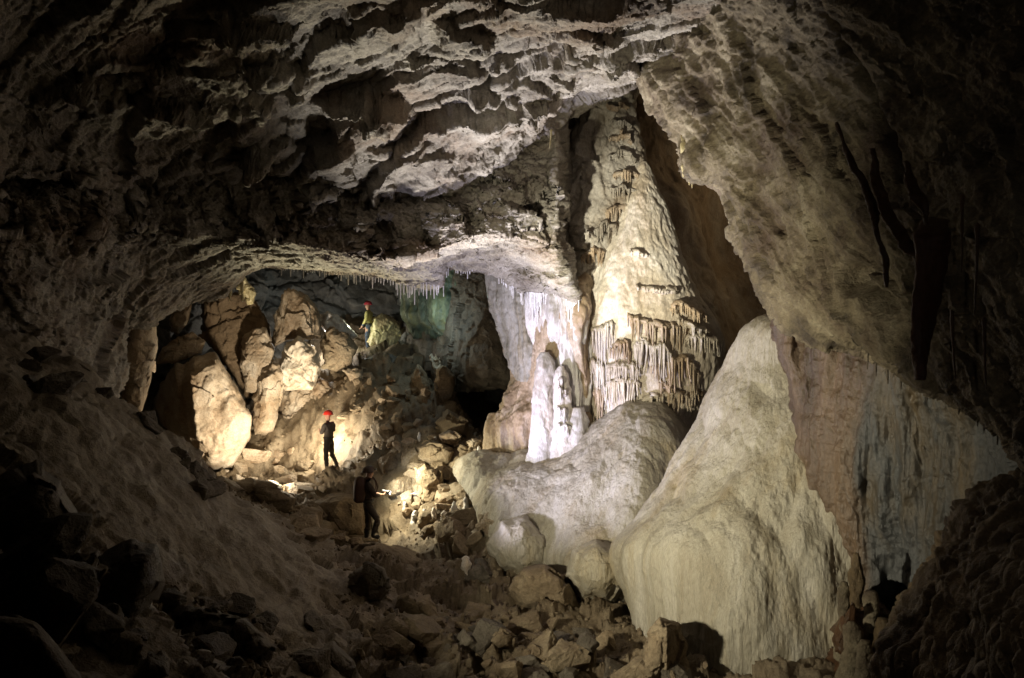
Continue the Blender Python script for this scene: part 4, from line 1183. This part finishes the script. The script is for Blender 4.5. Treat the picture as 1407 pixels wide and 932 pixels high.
boulder([(474, 762), (490, 748), (520, 745), (560, 752), (582, 768), (590, 795), (574, 822), (530, 830), (484, 815)], 13.5, 2.9, M['rubble'], 'large dark boulder on which the caver with the backpack stands', seed=32, ridge=(520, 740, 540, 820, .5, .3))
boulder([(300, 690), (312, 664), (345, 658), (372, 664), (408, 684), (404, 706), (360, 716), (312, 712)], 15.6, 1.8, M['rubble'], 'long flat-topped boulder at the edge of the lit hollow', seed=33)
boulder([(384, 700), (410, 690), (440, 698), (436, 718), (400, 722)], 15.8, 1.2, M['rubble'], 'low brown stone beside the long flat-topped boulder', 'low_stone', seed=34, cat='stone')
boulder([(420, 664), (440, 650), (476, 648), (492, 660), (480, 676), (438, 680)], 19.6, 1.4, M['rubble'], 'flat ochre rock under the feet of the caver in the red helmet', 'flat_rock', seed=35, cat='rock')
boulder([(700, 812), (716, 784), (748, 774), (780, 790), (800, 822), (806, 842), (770, 848), (712, 838)], 11.2, 1.6, M['rubble'], 'broad faceted boulder in front of the cream mound', seed=36, ridge=(765, 775, 780, 850, 1.0, .2))
boulder([(878, 920), (890, 868), (906, 848), (928, 856), (944, 884), (944, 940), (886, 945)], 8.5, .8, M['rubble'], 'brown boulder resting against the foot of the huge mound', seed=37, ridge=(914, 848, 916, 906, 1.2, .2))
boulder([(620, 800), (632, 770), (662, 768), (690, 788), (696, 820), (660, 836), (628, 824)], 12.4, 1.2, M['dark'], 'dark boulder below the small white stalagmite stub', seed=38)
boulder([(540, 850), (556, 825), (590, 818), (606, 850), (600, 884), (560, 884)], 10.6, 1.2, M['rubble'], 'dark brown boulder low in the hollow under the standing boulder', seed=39)
boulder([(676, 880), (690, 866), (706, 874), (702, 890), (684, 892)], 9.6, .5, M['rubble'], 'small flat stone catching light on the dark hollow floor', 'flat_stone', seed=40, cat='stone')
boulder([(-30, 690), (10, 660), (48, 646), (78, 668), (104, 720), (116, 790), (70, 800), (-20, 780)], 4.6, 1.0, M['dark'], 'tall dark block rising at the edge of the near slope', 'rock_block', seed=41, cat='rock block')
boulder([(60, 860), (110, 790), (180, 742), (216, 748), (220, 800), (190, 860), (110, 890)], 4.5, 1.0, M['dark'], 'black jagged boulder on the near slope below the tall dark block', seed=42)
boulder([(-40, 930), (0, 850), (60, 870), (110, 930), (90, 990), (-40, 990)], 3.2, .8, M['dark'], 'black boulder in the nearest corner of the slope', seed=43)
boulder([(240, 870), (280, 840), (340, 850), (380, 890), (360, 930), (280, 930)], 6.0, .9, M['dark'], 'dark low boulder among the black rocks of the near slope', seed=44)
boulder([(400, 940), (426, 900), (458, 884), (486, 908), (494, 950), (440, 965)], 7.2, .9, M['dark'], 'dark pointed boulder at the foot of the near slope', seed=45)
boulder([(385, 262), (384, 248), (404, 242), (410, 256), (400, 272)], 12.2, .6, M['ceiling'], 'pale rock chunk stuck under the ceiling beside the dark stalactites', 'ceiling_chunk', seed=46, cat='rock chunk')
boulder([(1150, 880), (1165, 840), (1210, 838), (1236, 880), (1228, 950), (1160, 950)], 7.9, .9, M['rust'], 'brown knobbly rock base under the stalagmites beside the huge mound', 'knobbly_rock', seed=47, fn=flow_rock(1.4), cat='rock')

boulder([(470, 812), (482, 782), (506, 772), (530, 780), (540, 806), (524, 830), (486, 832)], 10.5, .8, M['dark'], 'dark jagged boulder on the slope in front of the standing boulder', seed=48)

boulder([(668, 748), (688, 716), (722, 710), (752, 740), (760, 782), (722, 802), (682, 788)], 12.6, 1.6, M['mound'], 'rounded flowstone lobe bulging from the near side of the cream mound', 'flowstone_lobe', seed=50, fn=flow_rock(0.5), p_front=2.2, cat='flowstone')
boulder([(778, 792), (788, 756), (820, 740), (850, 756), (862, 800), (838, 832), (798, 824)], 11.2, 1.6, M['mound'], 'round flowstone bulge between the cream mound and the huge mound', 'flowstone_lobe', seed=51, fn=flow_rock(0.45), p_front=2.2, cat='flowstone')

# rubble on the slope and in the hollow: every stone a thing
PROTO = [rock_form(100 + i, 11 + i % 5, 4, 0.05, [(1, .8, .6), (1, .7, .45), (.9, .9, .8), (1.1, .6, .5)][i % 4]) for i in range(14)]
PM = {}
stone_rng = np.random.default_rng(21)


def stone(x, y, z, size, mat, label, group, kind='stone'):
    i = int(stone_rng.integers(14))
    if (i, mat) not in PM:
        PM[(i, mat)] = mesh_from('stone', PROTO[i][0], PROTO[i][1], M[mat], False)
    o = link('stone', PM[(i, mat)], (x, y, z))
    o.rotation_euler = (stone_rng.normal(0, .35), stone_rng.normal(0, .35), stone_rng.uniform(0, 6.3))
    s = size * stone_rng.uniform(.85, 1.15, 3)
    o.scale = s
    tag(o, label, kind, group)
    return o


def scatter(poly, n, lo, hi, mats, label, group, d0=6, d1=30):
    poly = np.array(poly, float)
    x0, y0 = poly.min(0)
    x1, y1 = poly.max(0)
    c = 0
    while c < n:
        px, py = stone_rng.uniform(x0, x1), stone_rng.uniform(y0, y1)
        ins = False
        for a, b in zip(poly, np.roll(poly, -1, 0)):
            if (a[1] > py) != (b[1] > py) and px < (b[0] - a[0]) * (py - a[1]) / (b[1] - a[1]) + a[0]:
                ins = not ins
        if not ins:
            continue
        q = floor_at(px, py, d0, d1)
        r = lo + (hi - lo) * stone_rng.random() ** 2.2
        stone(q[0], q[1], q[2] + r * -0.12, r, mats[int(stone_rng.integers(len(mats)))], label, group)
        c += 1


scatter([(450, 500), (560, 490), (600, 520), (610, 620), (560, 640), (480, 580)], 60, .08, .36, ['rubble', 'boulder', 'rubble'], 'ochre stone lying on the rubble slope between the three cavers', 'stones on the rubble slope', 14)
scatter([(520, 640), (640, 610), (690, 690), (680, 760), (560, 740)], 70, .10, .42, ['rubble', 'boulder', 'rubble'], 'ochre stone in the heap between the backpack caver and the cream mound', 'stones in the heap beside the mound', 12)
scatter([(290, 640), (400, 620), (450, 680), (400, 690), (310, 670)], 36, .10, .45, ['boulder', 'rubble'], 'pale stone on the lit floor at the foot of the egg-shaped boulder', 'stones on the lit floor', 14)
scatter([(380, 690), (490, 690), (490, 760), (420, 740)], 22, .2, .7, ['rubble'], 'brown stone on the path behind the caver with the backpack', 'stones on the path', 11)
scatter([(530, 820), (690, 848), (860, 880), (960, 945), (530, 945)], 95, .07, .36, ['rubble', 'dark', 'rubble'], 'dark stone on the floor of the near hollow', 'stones in the near hollow', 6)
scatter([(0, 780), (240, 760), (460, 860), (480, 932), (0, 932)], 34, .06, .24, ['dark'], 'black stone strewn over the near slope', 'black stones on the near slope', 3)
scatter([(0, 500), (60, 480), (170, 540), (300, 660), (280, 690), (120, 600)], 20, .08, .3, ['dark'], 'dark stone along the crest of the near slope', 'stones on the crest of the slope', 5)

# fine gravel and chips between the stones
bm_ = bmesh.new()
bmesh.ops.create_icosphere(bm_, subdivisions=1, radius=1)
cv = np.array([x.co[:] for x in bm_.verts])
cf = np.array([[x.index for x in fc.verts] for fc in bm_.faces])
bm_.free()
fp = FLOOR_V.reshape(-1, 3)
fpx = project(fp)
ok = np.nonzero((fp[:, 1] > 5.5) & (fp[:, 1] < 25) & (GM > 0.55) & (fpx[:, 0] > 200) & (fpx[:, 0] < 1000) & (fpx[:, 1] < 960))[0]
wgt = (fp[ok, 1] ** 0.3)
pick = RNG.choice(ok, 5200, p=wgt / wgt.sum())
sz = 0.018 + 0.075 * RNG.random(len(pick)) ** 3
GVv = []
for i_, (c_, s_) in enumerate(zip(fp[pick], sz)):
    R_ = rotm(*(RNG.random(3) * 360))
    GVv.append((cv * (0.6 + 0.5 * RNG.random((len(cv), 1))) * np.array([1, .8, .55])) @ R_ * s_ + c_)
GVv = np.concatenate(GVv)
GFf = (cf[None] + (np.arange(len(pick)) * len(cv))[:, None, None]).reshape(-1, 3)
gr = link('gravel', mesh_from('gravel', GVv, GFf, M['rubble'], False))
gr['kind'] = 'stuff'
gr['label'] = 'loose ochre gravel and chips between the stones of the cave floor'

# little white stalagmites on the rubble
for px, py, hp, wp, lab in [(640, 784, 20, 14, 'stubby white stalagmite alone on a dark boulder in the hollow'), (576, 606, 12, 5, None), (598, 608, 8, 5, None), (601, 640, 10, 4, None), (630, 602, 12, 5, None), (536, 640, 14, 4, None),
                            (570, 716, 14, 9, None), (583, 722, 22, 8, None), (596, 716, 18, 8, None), (610, 726, 24, 10, None), (624, 716, 20, 9, None), (556, 700, 10, 7, None), (640, 702, 14, 8, None), (660, 668, 12, 6, None),
                            (690, 628, 7, 6, None), (676, 606, 6, 6, None), (658, 640, 26, 6, None), (600, 668, 12, 5, None)]:
    q = floor_at(px, py, 10, 26) if lab is None else P(px, py, 12.6)
    L = hp * q[1] / F
    w = wp * q[1] / F
    rows = np.stack([np.stack([(w / 2) * r * np.cos(a), (w / 2) * r * np.sin(a), np.full_like(a, z * L)], 1) for r, z in [(1.2, -0.4), (1.05, 0), (0.95, .3), (.8, .6), (.66, .85), (.4, .97), (.1, 1.0)] for a in [np.linspace(0, 2 * math.pi, 20, endpoint=False)]])
    rows = curve(rows, np.linspace(0, 1, 26)) + q
    rows = displace(rows, 0.18 * w * fbm(rows, w * .6, 3), ring_normals(rows))
    v, f = close_rings(rows)
    tag(build('stalagmite', v, f, M['flow_white']), lab or 'small white stalagmite stub growing among the ochre stones', 'stalagmite', None if lab else 'small stalagmites among the stones')

# knobbly stalagmites at the foot of the right-hand walls
for i, (px, y0, y1, w, d) in enumerate([(1160, 800, 905, 14, 8.2), (1178, 760, 930, 16, 8.1), (1196, 812, 930, 14, 7.9), (1214, 850, 940, 16, 7.7), (1170, 855, 940, 22, 7.8), (1230, 870, 940, 12, 7.5), (1188, 880, 945, 18, 7.6)]):
    tower('stalagmite', [(y0, px - w * .2, px + w * .2, d), (y0 + 8, px - w * .4, px + w * .4, d), ((y0 + y1) / 2, px - w * .5, px + w * .5, d), (y1, px - w * .8, px + w * .8, d)], M['bank'] if i % 2 else M['slab'],
          lambda q: 0.03 * knobs(q, (0.12, 0.12, 0.10), 2) + 0.03 * fbm(q, (0.15, 0.15, 0.4), 4), 'knobbly brown stalagmite in the row where the huge mound meets the red wall', 'stalagmite', 0.9, 40, 60, 'knobbly stalagmites under the red wall')

# ------------------------------------------------------------------ people
C = {
    'red': plain('helmet_red', (0.62, 0.03, 0.02), 0.35, 0.5), 'pink': plain('helmet_crimson', (0.45, 0.04, 0.06), 0.4, 0.5), 'darkh': plain('helmet_dark', (0.05, 0.03, 0.025), 0.5, 0.4),
    'over': plain('overall_grey_brown', (0.075, 0.06, 0.05), 0.85), 'trou': plain('overall_dark', (0.04, 0.033, 0.028), 0.85), 'dark': plain('suit_dark', (0.045, 0.035, 0.03), 0.85),
    'olive': plain('jacket_yellow', (0.34, 0.30, 0.12), 0.85), 'blue': plain('trousers_blue', (0.06, 0.075, 0.11), 0.85), 'skin': plain('skin', (0.42, 0.24, 0.17), 0.55), 'boot': plain('rubber_boot', (0.03, 0.027, 0.025), 0.5),
    'pack': plain('backpack_red_brown', (0.06, 0.03, 0.02), 0.75), 'lens': plain('lamp_lens', (0.8, 0.85, 1), 0.3, 0.5, (0.8, 0.88, 1.0), 30.0), 'metal': plain('lamp_body', (0.08, 0.08, 0.08), 0.4, 0.5),
}


def skin_mesh(name, verts, edges, radii, root, levels=2):
    me = bpy.data.meshes.new(name)
    me.from_pydata([tuple(v) for v in verts], edges, [])
    o = bpy.data.objects.new(name, me)
    COL.objects.link(o)
    sk = o.modifiers.new('skin', 'SKIN')
    for i, r in enumerate(radii):
        r = r if isinstance(r, tuple) else (r, r)
        me.skin_vertices[0].data[i].radius = r
    me.skin_vertices[0].data[root].use_root = True
    sk.branch_smoothing = 0.4
    ss = o.modifiers.new('sub', 'SUBSURF')
    ss.levels = ss.render_levels = levels
    dg = bpy.context.evaluated_depsgraph_get()
    new = bpy.data.meshes.new_from_object(o.evaluated_get(dg))
    bpy.data.objects.remove(o)
    return new


def person(feet, heading, pose, mats, label, helmet, lamp_on=False, height=1.72):
    """pose: joint name -> (x, y, z) for a figure 1.75 m tall facing +Y, feet on z = 0."""
    J = {
        'pelvis': (0, 0, .95), 'waist': (0, .01, 1.08), 'chest': (0, .0, 1.30), 'neck': (0, .01, 1.47), 'chin': (0, .035, 1.545), 'head': (0, .035, 1.64), 'crown': (0, .02, 1.72), 'nose': (0, .135, 1.61),
        'hip_l': (-.095, 0, .90), 'hip_r': (.095, 0, .90), 'knee_l': (-.10, .03, .50), 'knee_r': (.10, .03, .50), 'ank_l': (-.10, -.02, .10), 'ank_r': (.10, -.02, .10), 'toe_l': (-.12, .15, .04), 'toe_r': (.12, .15, .04),
        'sho_l': (-.185, 0, 1.41), 'sho_r': (.185, 0, 1.41), 'elb_l': (-.24, 0, 1.13), 'elb_r': (.24, 0, 1.13), 'wri_l': (-.22, .14, .93), 'wri_r': (.22, .14, .93),
    }
    J.update(pose)
    R = {'pelvis': (.15, .12), 'waist': (.14, .11), 'chest': (.17, .125), 'neck': .06, 'chin': .075, 'head': .092, 'crown': .07, 'nose': .016, 'hip_l': .105, 'hip_r': .105, 'knee_l': .07, 'knee_r': .07, 'ank_l': .058, 'ank_r': .058,
         'toe_l': .045, 'toe_r': .045, 'sho_l': .082, 'sho_r': .082, 'elb_l': .056, 'elb_r': .056, 'wri_l': .038, 'wri_r': .038}
    E = [('pelvis', 'waist'), ('waist', 'chest'), ('chest', 'neck'), ('neck', 'chin'), ('chin', 'head'), ('head', 'crown'), ('head', 'nose'), ('pelvis', 'hip_l'), ('pelvis', 'hip_r'), ('hip_l', 'knee_l'), ('hip_r', 'knee_r'), ('knee_l', 'ank_l'),
         ('knee_r', 'ank_r'), ('ank_l', 'toe_l'), ('ank_r', 'toe_r'), ('chest', 'sho_l'), ('chest', 'sho_r'), ('sho_l', 'elb_l'), ('sho_r', 'elb_r'), ('elb_l', 'wri_l'), ('elb_r', 'wri_r')]
    # palms and five fingers each
    for s in ('l', 'r'):
        w, e = np.array(J['wri_' + s]), np.array(J['elb_' + s])
        d = (w - e) / np.linalg.norm(w - e)
        sx = np.array([1.0, 0, 0]) * (1 if s == 'l' else -1)
        sx = sx - d * (sx @ d)
        sx /= np.linalg.norm(sx) + 1e-9
        dn = np.cross(d, sx) * (1 if s == 'r' else -1)
        J['palm_' + s] = tuple(w + d * .075)
        R['palm_' + s] = (.040, .022)
        E.append(('wri_' + s, 'palm_' + s))
        for i, (o, ln) in enumerate([(-.032, .062), (-.011, .075), (.011, .08), (.032, .072)]):
            a = w + d * .085 + sx * o
            b = a + d * ln * .55 + dn * .012
            c = b + d * ln * .30 + dn * .035
            for nm, q in (('a', a), ('b', b), ('c', c)):
                J[f'f{i}{nm}_{s}'] = tuple(q)
                R[f'f{i}{nm}_{s}'] = .0095
            E += [('palm_' + s, f'f{i}a_{s}'), (f'f{i}a_{s}', f'f{i}b_{s}'), (f'f{i}b_{s}', f'f{i}c_{s}')]
        a = w + d * .03 + sx * .04
        b = a + d * .045 + sx * .02 + dn * .015
        J['ta_' + s], J['tb_' + s] = tuple(a), tuple(b)
        R['ta_' + s], R['tb_' + s] = .013, .010
        E += [('wri_' + s, 'ta_' + s), ('ta_' + s, 'tb_' + s)]
    names = list(J)
    ix = {n: i for i, n in enumerate(names)}
    V = np.array([J[n] for n in names])
    s = height / 1.75
    me = skin_mesh('person', V * s, [(ix[a], ix[b]) for a, b in E], [tuple(np.array(R[n]) * s) if isinstance(R[n], tuple) else R[n] * s for n in names], 0)
    for m in (mats['top'], mats['legs'], C['skin'], C['boot']):
        me.materials.append(C[m] if isinstance(m, str) else m)
    waist = 1.0 * s
    toes = [np.array(J['ank_l']) * s, np.array(J['ank_r']) * s]
    wr = [(np.array(J['wri_' + q]) * s, np.array(J['elb_' + q]) * s) for q in 'lr']
    neck = np.array(J['neck']) * s
    for p in me.polygons:
        c = np.array(p.center)
        p.use_smooth = True
        k = 0 if c[2] > waist else 1
        if min(np.linalg.norm(c - t) for t in toes) < .2 and c[2] < max(t[2] for t in toes) + .12 and min(abs(c[2] - t[2]) + np.hypot(*(c[:2] - t[:2])) for t in toes) < .34:
            k = 3
        for w, e in wr:
            if (c - w) @ ((w - e) / np.linalg.norm(w - e)) > 0.0 and np.linalg.norm(c - w) < .24:
                k = 2
        if np.linalg.norm(c - neck) < .4 and c[2] > neck[2] + .02:
            k = 2
        p.material_index = k
    co_ = np.empty(len(me.vertices) * 3)
    me.vertices.foreach_get('co', co_)
    co_ = co_.reshape(-1, 3)
    nn = np.empty(len(me.vertices) * 3)
    me.vertices.foreach_get('normal', nn)
    cloth = (co_[:, 2] < neck[2] - .02) & (co_[:, 2] > .2)
    fold = (0.014 * fbm(co_ + heading, (0.10, 0.10, 0.05), 3) + 0.006 * fbm(co_, 0.03, 2)) * cloth
    for w, e in wr:
        fold[np.linalg.norm(co_ - w, axis=1) < .2] *= 0.1
    me.vertices.foreach_set('co', (co_ + nn.reshape(-1, 3) * fold[:, None]).astype(np.float32).ravel())
    me.update()
    o = link('person', me, feet)
    pel = np.array(J['waist']) * s - np.array([0, 0, .07])
    aa = np.linspace(0, 2 * math.pi, 40, endpoint=False)
    bands = np.stack([np.stack([(.150 + e_) * np.cos(aa), (.122 + e_) * np.sin(aa), np.full_like(aa, z_)], 1) for e_, z_ in [(0, -.025), (.012, -.022), (.014, 0), (.012, .022), (0, .025)]]) + pel
    link('harness_belt', mesh_from('harness_belt', *close_rings(bands), C['boot']), (0, 0, 0), o)
    o.rotation_euler = (0, 0, heading)
    tag(o, label, 'person')
    # helmet with its lamp
    h = np.array(J['head']) * s + np.array([0, -.01, .035])
    a, b = np.meshgrid(np.linspace(0, 2 * math.pi, 28, endpoint=False), np.linspace(0.02, 1, 14))
    ang = b * math.pi * .52
    rx, ry, rz = .118, .140, .125
    brim = np.where(b > .93, 1.12, 1.0)
    hv = np.stack([rx * np.sin(ang) * np.cos(a) * brim, ry * np.sin(ang) * np.sin(a) * brim, rz * np.cos(ang) + 0.006 * np.cos(3 * a) * 0], -1)
    hv2 = hv * .93 - np.array([0, 0, .004])
    allv = np.concatenate([hv, hv2[::-1]]).reshape(-1, 3) + h
    hm = link('helmet', mesh_from('helmet', allv, grid_faces(28, 28, True), C[helmet]), (0, 0, 0), o)
    v, f = close_rings(np.stack([np.stack([.028 * r * np.cos(q), np.full_like(q, y), .022 * r * np.sin(q)], 1) for r, y in [(.8, 0), (1, .01), (1, .035), (.9, .045)] for q in [np.linspace(0, 2 * math.pi, 14, endpoint=False)]]) + h + np.array([0, .135, .035]))
    hl = link('headlamp', mesh_from('headlamp', v, f, C['metal']), (0, 0, 0), hm)
    return o


def ground_feet(px, py, d):
    q = P(px, py, d)
    return tuple(q)


CAVER_A = ground_feet(505, 748, 15.7)
pa_ = person(CAVER_A, math.radians(-72), {'knee_r': (.12, .22, .58), 'ank_r': (.12, .10, .20), 'toe_r': (.13, .28, .17), 'elb_l': (-.25, .10, 1.14), 'elb_r': (.24, .14, 1.15), 'wri_l': (-.10, .27, 1.12), 'wri_r': (.10, .28, 1.14)},
             {'top': 'dark', 'legs': 'dark'}, 'caver in dark suit with a backpack, standing on a boulder with a bright lamp', 'darkh', height=1.64)
hp = pa_.matrix_basis @ Vector((0, .44 * .96, 1.10 * .96))
# hand lamp held in front of the chest
rot = pa_.rotation_euler.z
fw = np.array([-math.sin(rot), math.cos(rot), 0])
lampc = np.array(CAVER_A) + fw * .43 + np.array([0, 0, 1.10])
v, f = close_rings(np.stack([np.stack([.045 * r * np.cos(q), np.full_like(q, y), .045 * r * np.sin(q)], 1) for r, y in [(.6, -.12), (.6, -.03), (1, .0), (1, .05)] for q in [np.linspace(0, 2 * math.pi, 18, endpoint=False)]]))
lamp = link('hand_lamp', mesh_from('hand_lamp', v, f, C['metal']), lampc)
lamp.rotation_euler = (math.radians(-20), 0, rot)
tag(lamp, 'small lit hand lamp held at the chest of the caver with the backpack', 'lamp')
v, f = close_rings(np.stack([np.stack([.040 * r * np.cos(q), np.full_like(q, y), .040 * r * np.sin(q)], 1) for r, y in [(1, .051), (.9, .058), (.4, .062)] for q in [np.linspace(0, 2 * math.pi, 18, endpoint=False)]]))
link('lens', mesh_from('lens', v, f, C['lens']), (0, 0, 0), lamp)
# backpack
bk = np.array(CAVER_A) - fw * .19 + np.array([0, 0, .92])
ringsb = []
for t, hw, dp in [(0, .10, .07), (.03, .14, .11), (.14, .165, .13), (.32, .165, .13), (.46, .14, .11), (.53, .09, .07), (.55, .04, .03)]:
    q = np.linspace(0, 2 * math.pi, 32, endpoint=False)
    ringsb.append(np.stack([hw * np.sign(np.cos(q)) * np.abs(np.cos(q)) ** .6, dp * np.sign(np.sin(q)) * np.abs(np.sin(q)) ** .6, np.full_like(q, t)], 1))
pb = curve(np.stack(ringsb), np.linspace(0, 1, 30))
pb = displace(pb, 0.012 * fbm(pb, .12, 3), ring_normals(pb))
v, f = close_rings(pb)
bp_ = link('backpack', mesh_from('backpack', v, f, C['pack']), bk)
bp_.rotation_euler = (math.radians(-4), 0, rot)
tag(bp_, 'bulging red-brown backpack on the back of the dark caver', 'backpack')
for sx in (-.09, .09):
    q = curve(np.array([(sx, .11, .08), (sx * 1.3, .30, .16), (sx * 1.4, .36, .34), (sx * 1.2, .28, .52), (sx, .10, .50)]), np.linspace(0, 1, 24))
    a = np.linspace(0, 2 * math.pi, 8, endpoint=False)
    rg = q[:, None] + np.stack([.028 * np.cos(a), .012 * np.sin(a), .010 * np.sin(a)], 1)[None]
    v, f = close_rings(rg)
    link('strap', mesh_from('strap', v, f, C['pack']), (0, 0, 0), bp_)

CAVER_B = ground_feet(452, 650, 20.2)
person(CAVER_B, math.radians(68), {'hip_r': (.10, 0, .9), 'knee_r': (.20, .05, .52), 'ank_r': (.33, -.05, .16), 'toe_r': (.40, .10, .10), 'ank_l': (-.10, -.02, .09), 'elb_l': (-.26, .06, 1.16), 'elb_r': (.27, .02, 1.17), 'wri_l': (-.06, .24, 1.17), 'wri_r': (.08, .24, 1.20)},
       {'top': 'over', 'legs': 'trou'}, 'caver in grey-brown overall and bright red helmet standing on the lit floor', 'red', height=1.70)
CAVER_C = ground_feet(507, 486, 25.0)
person(CAVER_C, math.radians(80), {'elb_l': (-.25, .02, 1.14), 'wri_l': (-.20, .16, .94), 'elb_r': (.25, .02, 1.14), 'wri_r': (.20, .16, .94)}, {'top': 'olive', 'legs': 'blue'},
       'caver in yellow jacket, blue trousers and crimson helmet high on the rubble', 'pink', height=1.76)

# ------------------------------------------------------------------ lamps of the cavers (hidden behind rocks), added fill lamps and camera
def lamp_at(name, loc, watts, col, radius=0.08, spot=None, target=None, blend=0.4):
    l = bpy.data.lights.new(name, 'SPOT' if spot else 'POINT')
    l.energy = watts
    l.color = col
    l.shadow_soft_size = radius
    o = bpy.data.objects.new(name, l)
    COL.objects.link(o)
    o.location = loc
    if spot:
        l.spot_size = math.radians(spot)
        l.spot_blend = blend
        dvec = Vector(target) - Vector(loc)
        o.rotation_euler = dvec.to_track_quat('-Z', 'Y').to_euler()
    return o


WARM, COOL, VIO, GRN = (1.0, 0.90, 0.70), (0.85, 0.92, 1.0), (0.84, 0.83, 1.0), (0.93, 1.0, 0.70)
lp = lampc + fw * .09
SLOPE = P(168, 766, 5.7)
VI2 = (0.74, 0.71, 1.0)
lamp_at('ceiling_flash_lamp', P(600, 765, 13.4), 3900, (1.0, 0.95, 0.87), 0.30, 62, tuple(P(750, 125, 11.2)), 1.0)
lamp_at('hollow_flash_lamp', (-2.1, 11.75, -3.4), 1600, (0.76, 0.74, 1.0), 0.15, 100, (2.9, 13.6, 1.6), 0.9)
lamp_at('slope_flash_lamp', SLOPE, 2700, (1.0, 0.92, 0.68), 0.15, 84, tuple(SLOPE + np.array([5.3, 5.1, 0.9])), 1.0)
lamp_at('cone_flash_lamp', SLOPE + np.array([0, 0, .1]), 5000, (1.0, 0.96, 0.80), 0.15, 24, tuple(P(885, 330, 14.5)), 0.7)
CB = P(449, 600, 20.75)
lamp_at('caver_flash_lamp', CB, 170, (1.0, 0.88, 0.66), 0.10)
lamp_at('chamber_flash_lamp', P(380, 658, 17.9), 1150, (1.0, 0.87, 0.66), 0.12, 100, tuple(P(330, 505, 21.0)), .6)
lamp_at('path_fill_lamp', P(383, 656, 17.9), 50, (1.0, 0.87, 0.66), 0.08)  # added weak fill to brighten the path, no source of its own there
lamp_at('lip_fill_lamp', P(425, 640, 18.4), 1900, (1.0, 0.90, 0.60), 0.08, 55, tuple(P(490, 350, 14.3)), 1.0)  # added spot that restores warm light on the under side of the lip
lamp_at('ledge_lamp', P(484, 446, 24.2), 18, GRN, 0.06)
lamp_at('upper_chamber_lamp', P(440, 468, 24.6), 110, (1, .95, .86), 0.08)
lamp_at('teal_lamp', P(585, 440, 21.0), 28, (0.7, 0.95, 1.0), 0.08)
lamp_at('cascade_lamp', P(625, 718, 13.5), 520, VI2, 0.06, 100, tuple(P(740, 365, 14.6)), .8)
lamp_at('hand_lamp_beam', tuple(lp), 70, (0.75, 0.86, 1.0), 0.04, 60, tuple(lp + np.array([.45, 1.9, -0.15])), .8)
lamp_at('rubble_fill_lamp', tuple(np.array(CAVER_A) + np.array([.25, .05, 1.72])), 330, (1.0, 0.92, 0.66), 0.05, 140, tuple(P(640, 700, 16.5)), .7)  # added wide fill for even light on the rubble, the helmet lamp is unlit
lamp_at('camera_fill_lamp', (0.4, -0.2, 0.25), 22, (1.0, 0.93, 0.82), 0.05, 80, tuple(P(1200, 500, 7)), 1.0)  # added weak frontal fill near the camera for the dark right-hand side

cam = bpy.data.cameras.new('camera')
cam.sensor_width = 36
cam.lens = 36 * F / 1407
cam.clip_start, cam.clip_end = 0.05, 200
co = bpy.data.objects.new('camera', cam)
COL.objects.link(co)
co.rotation_euler = (math.pi / 2, 0, 0)
SC.camera = co

w = bpy.data.worlds.new('World')
SC.world = w
w.use_nodes = True
w.node_tree.nodes['Background'].inputs[0].default_value = (0.004, 0.0035, 0.003, 1)
w.node_tree.nodes['Background'].inputs[1].default_value = 0.05
vs = SC.view_settings
vs.view_transform, vs.look, vs.gamma, vs.exposure = 'Standard', 'None', 1, 0.25
vs.use_curve_mapping = False
SC.cycles.use_denoising = True
SC.cycles.max_bounces = 6
SC.cycles.diffuse_bounces = 2
SC.cycles.sample_clamp_indirect = 4
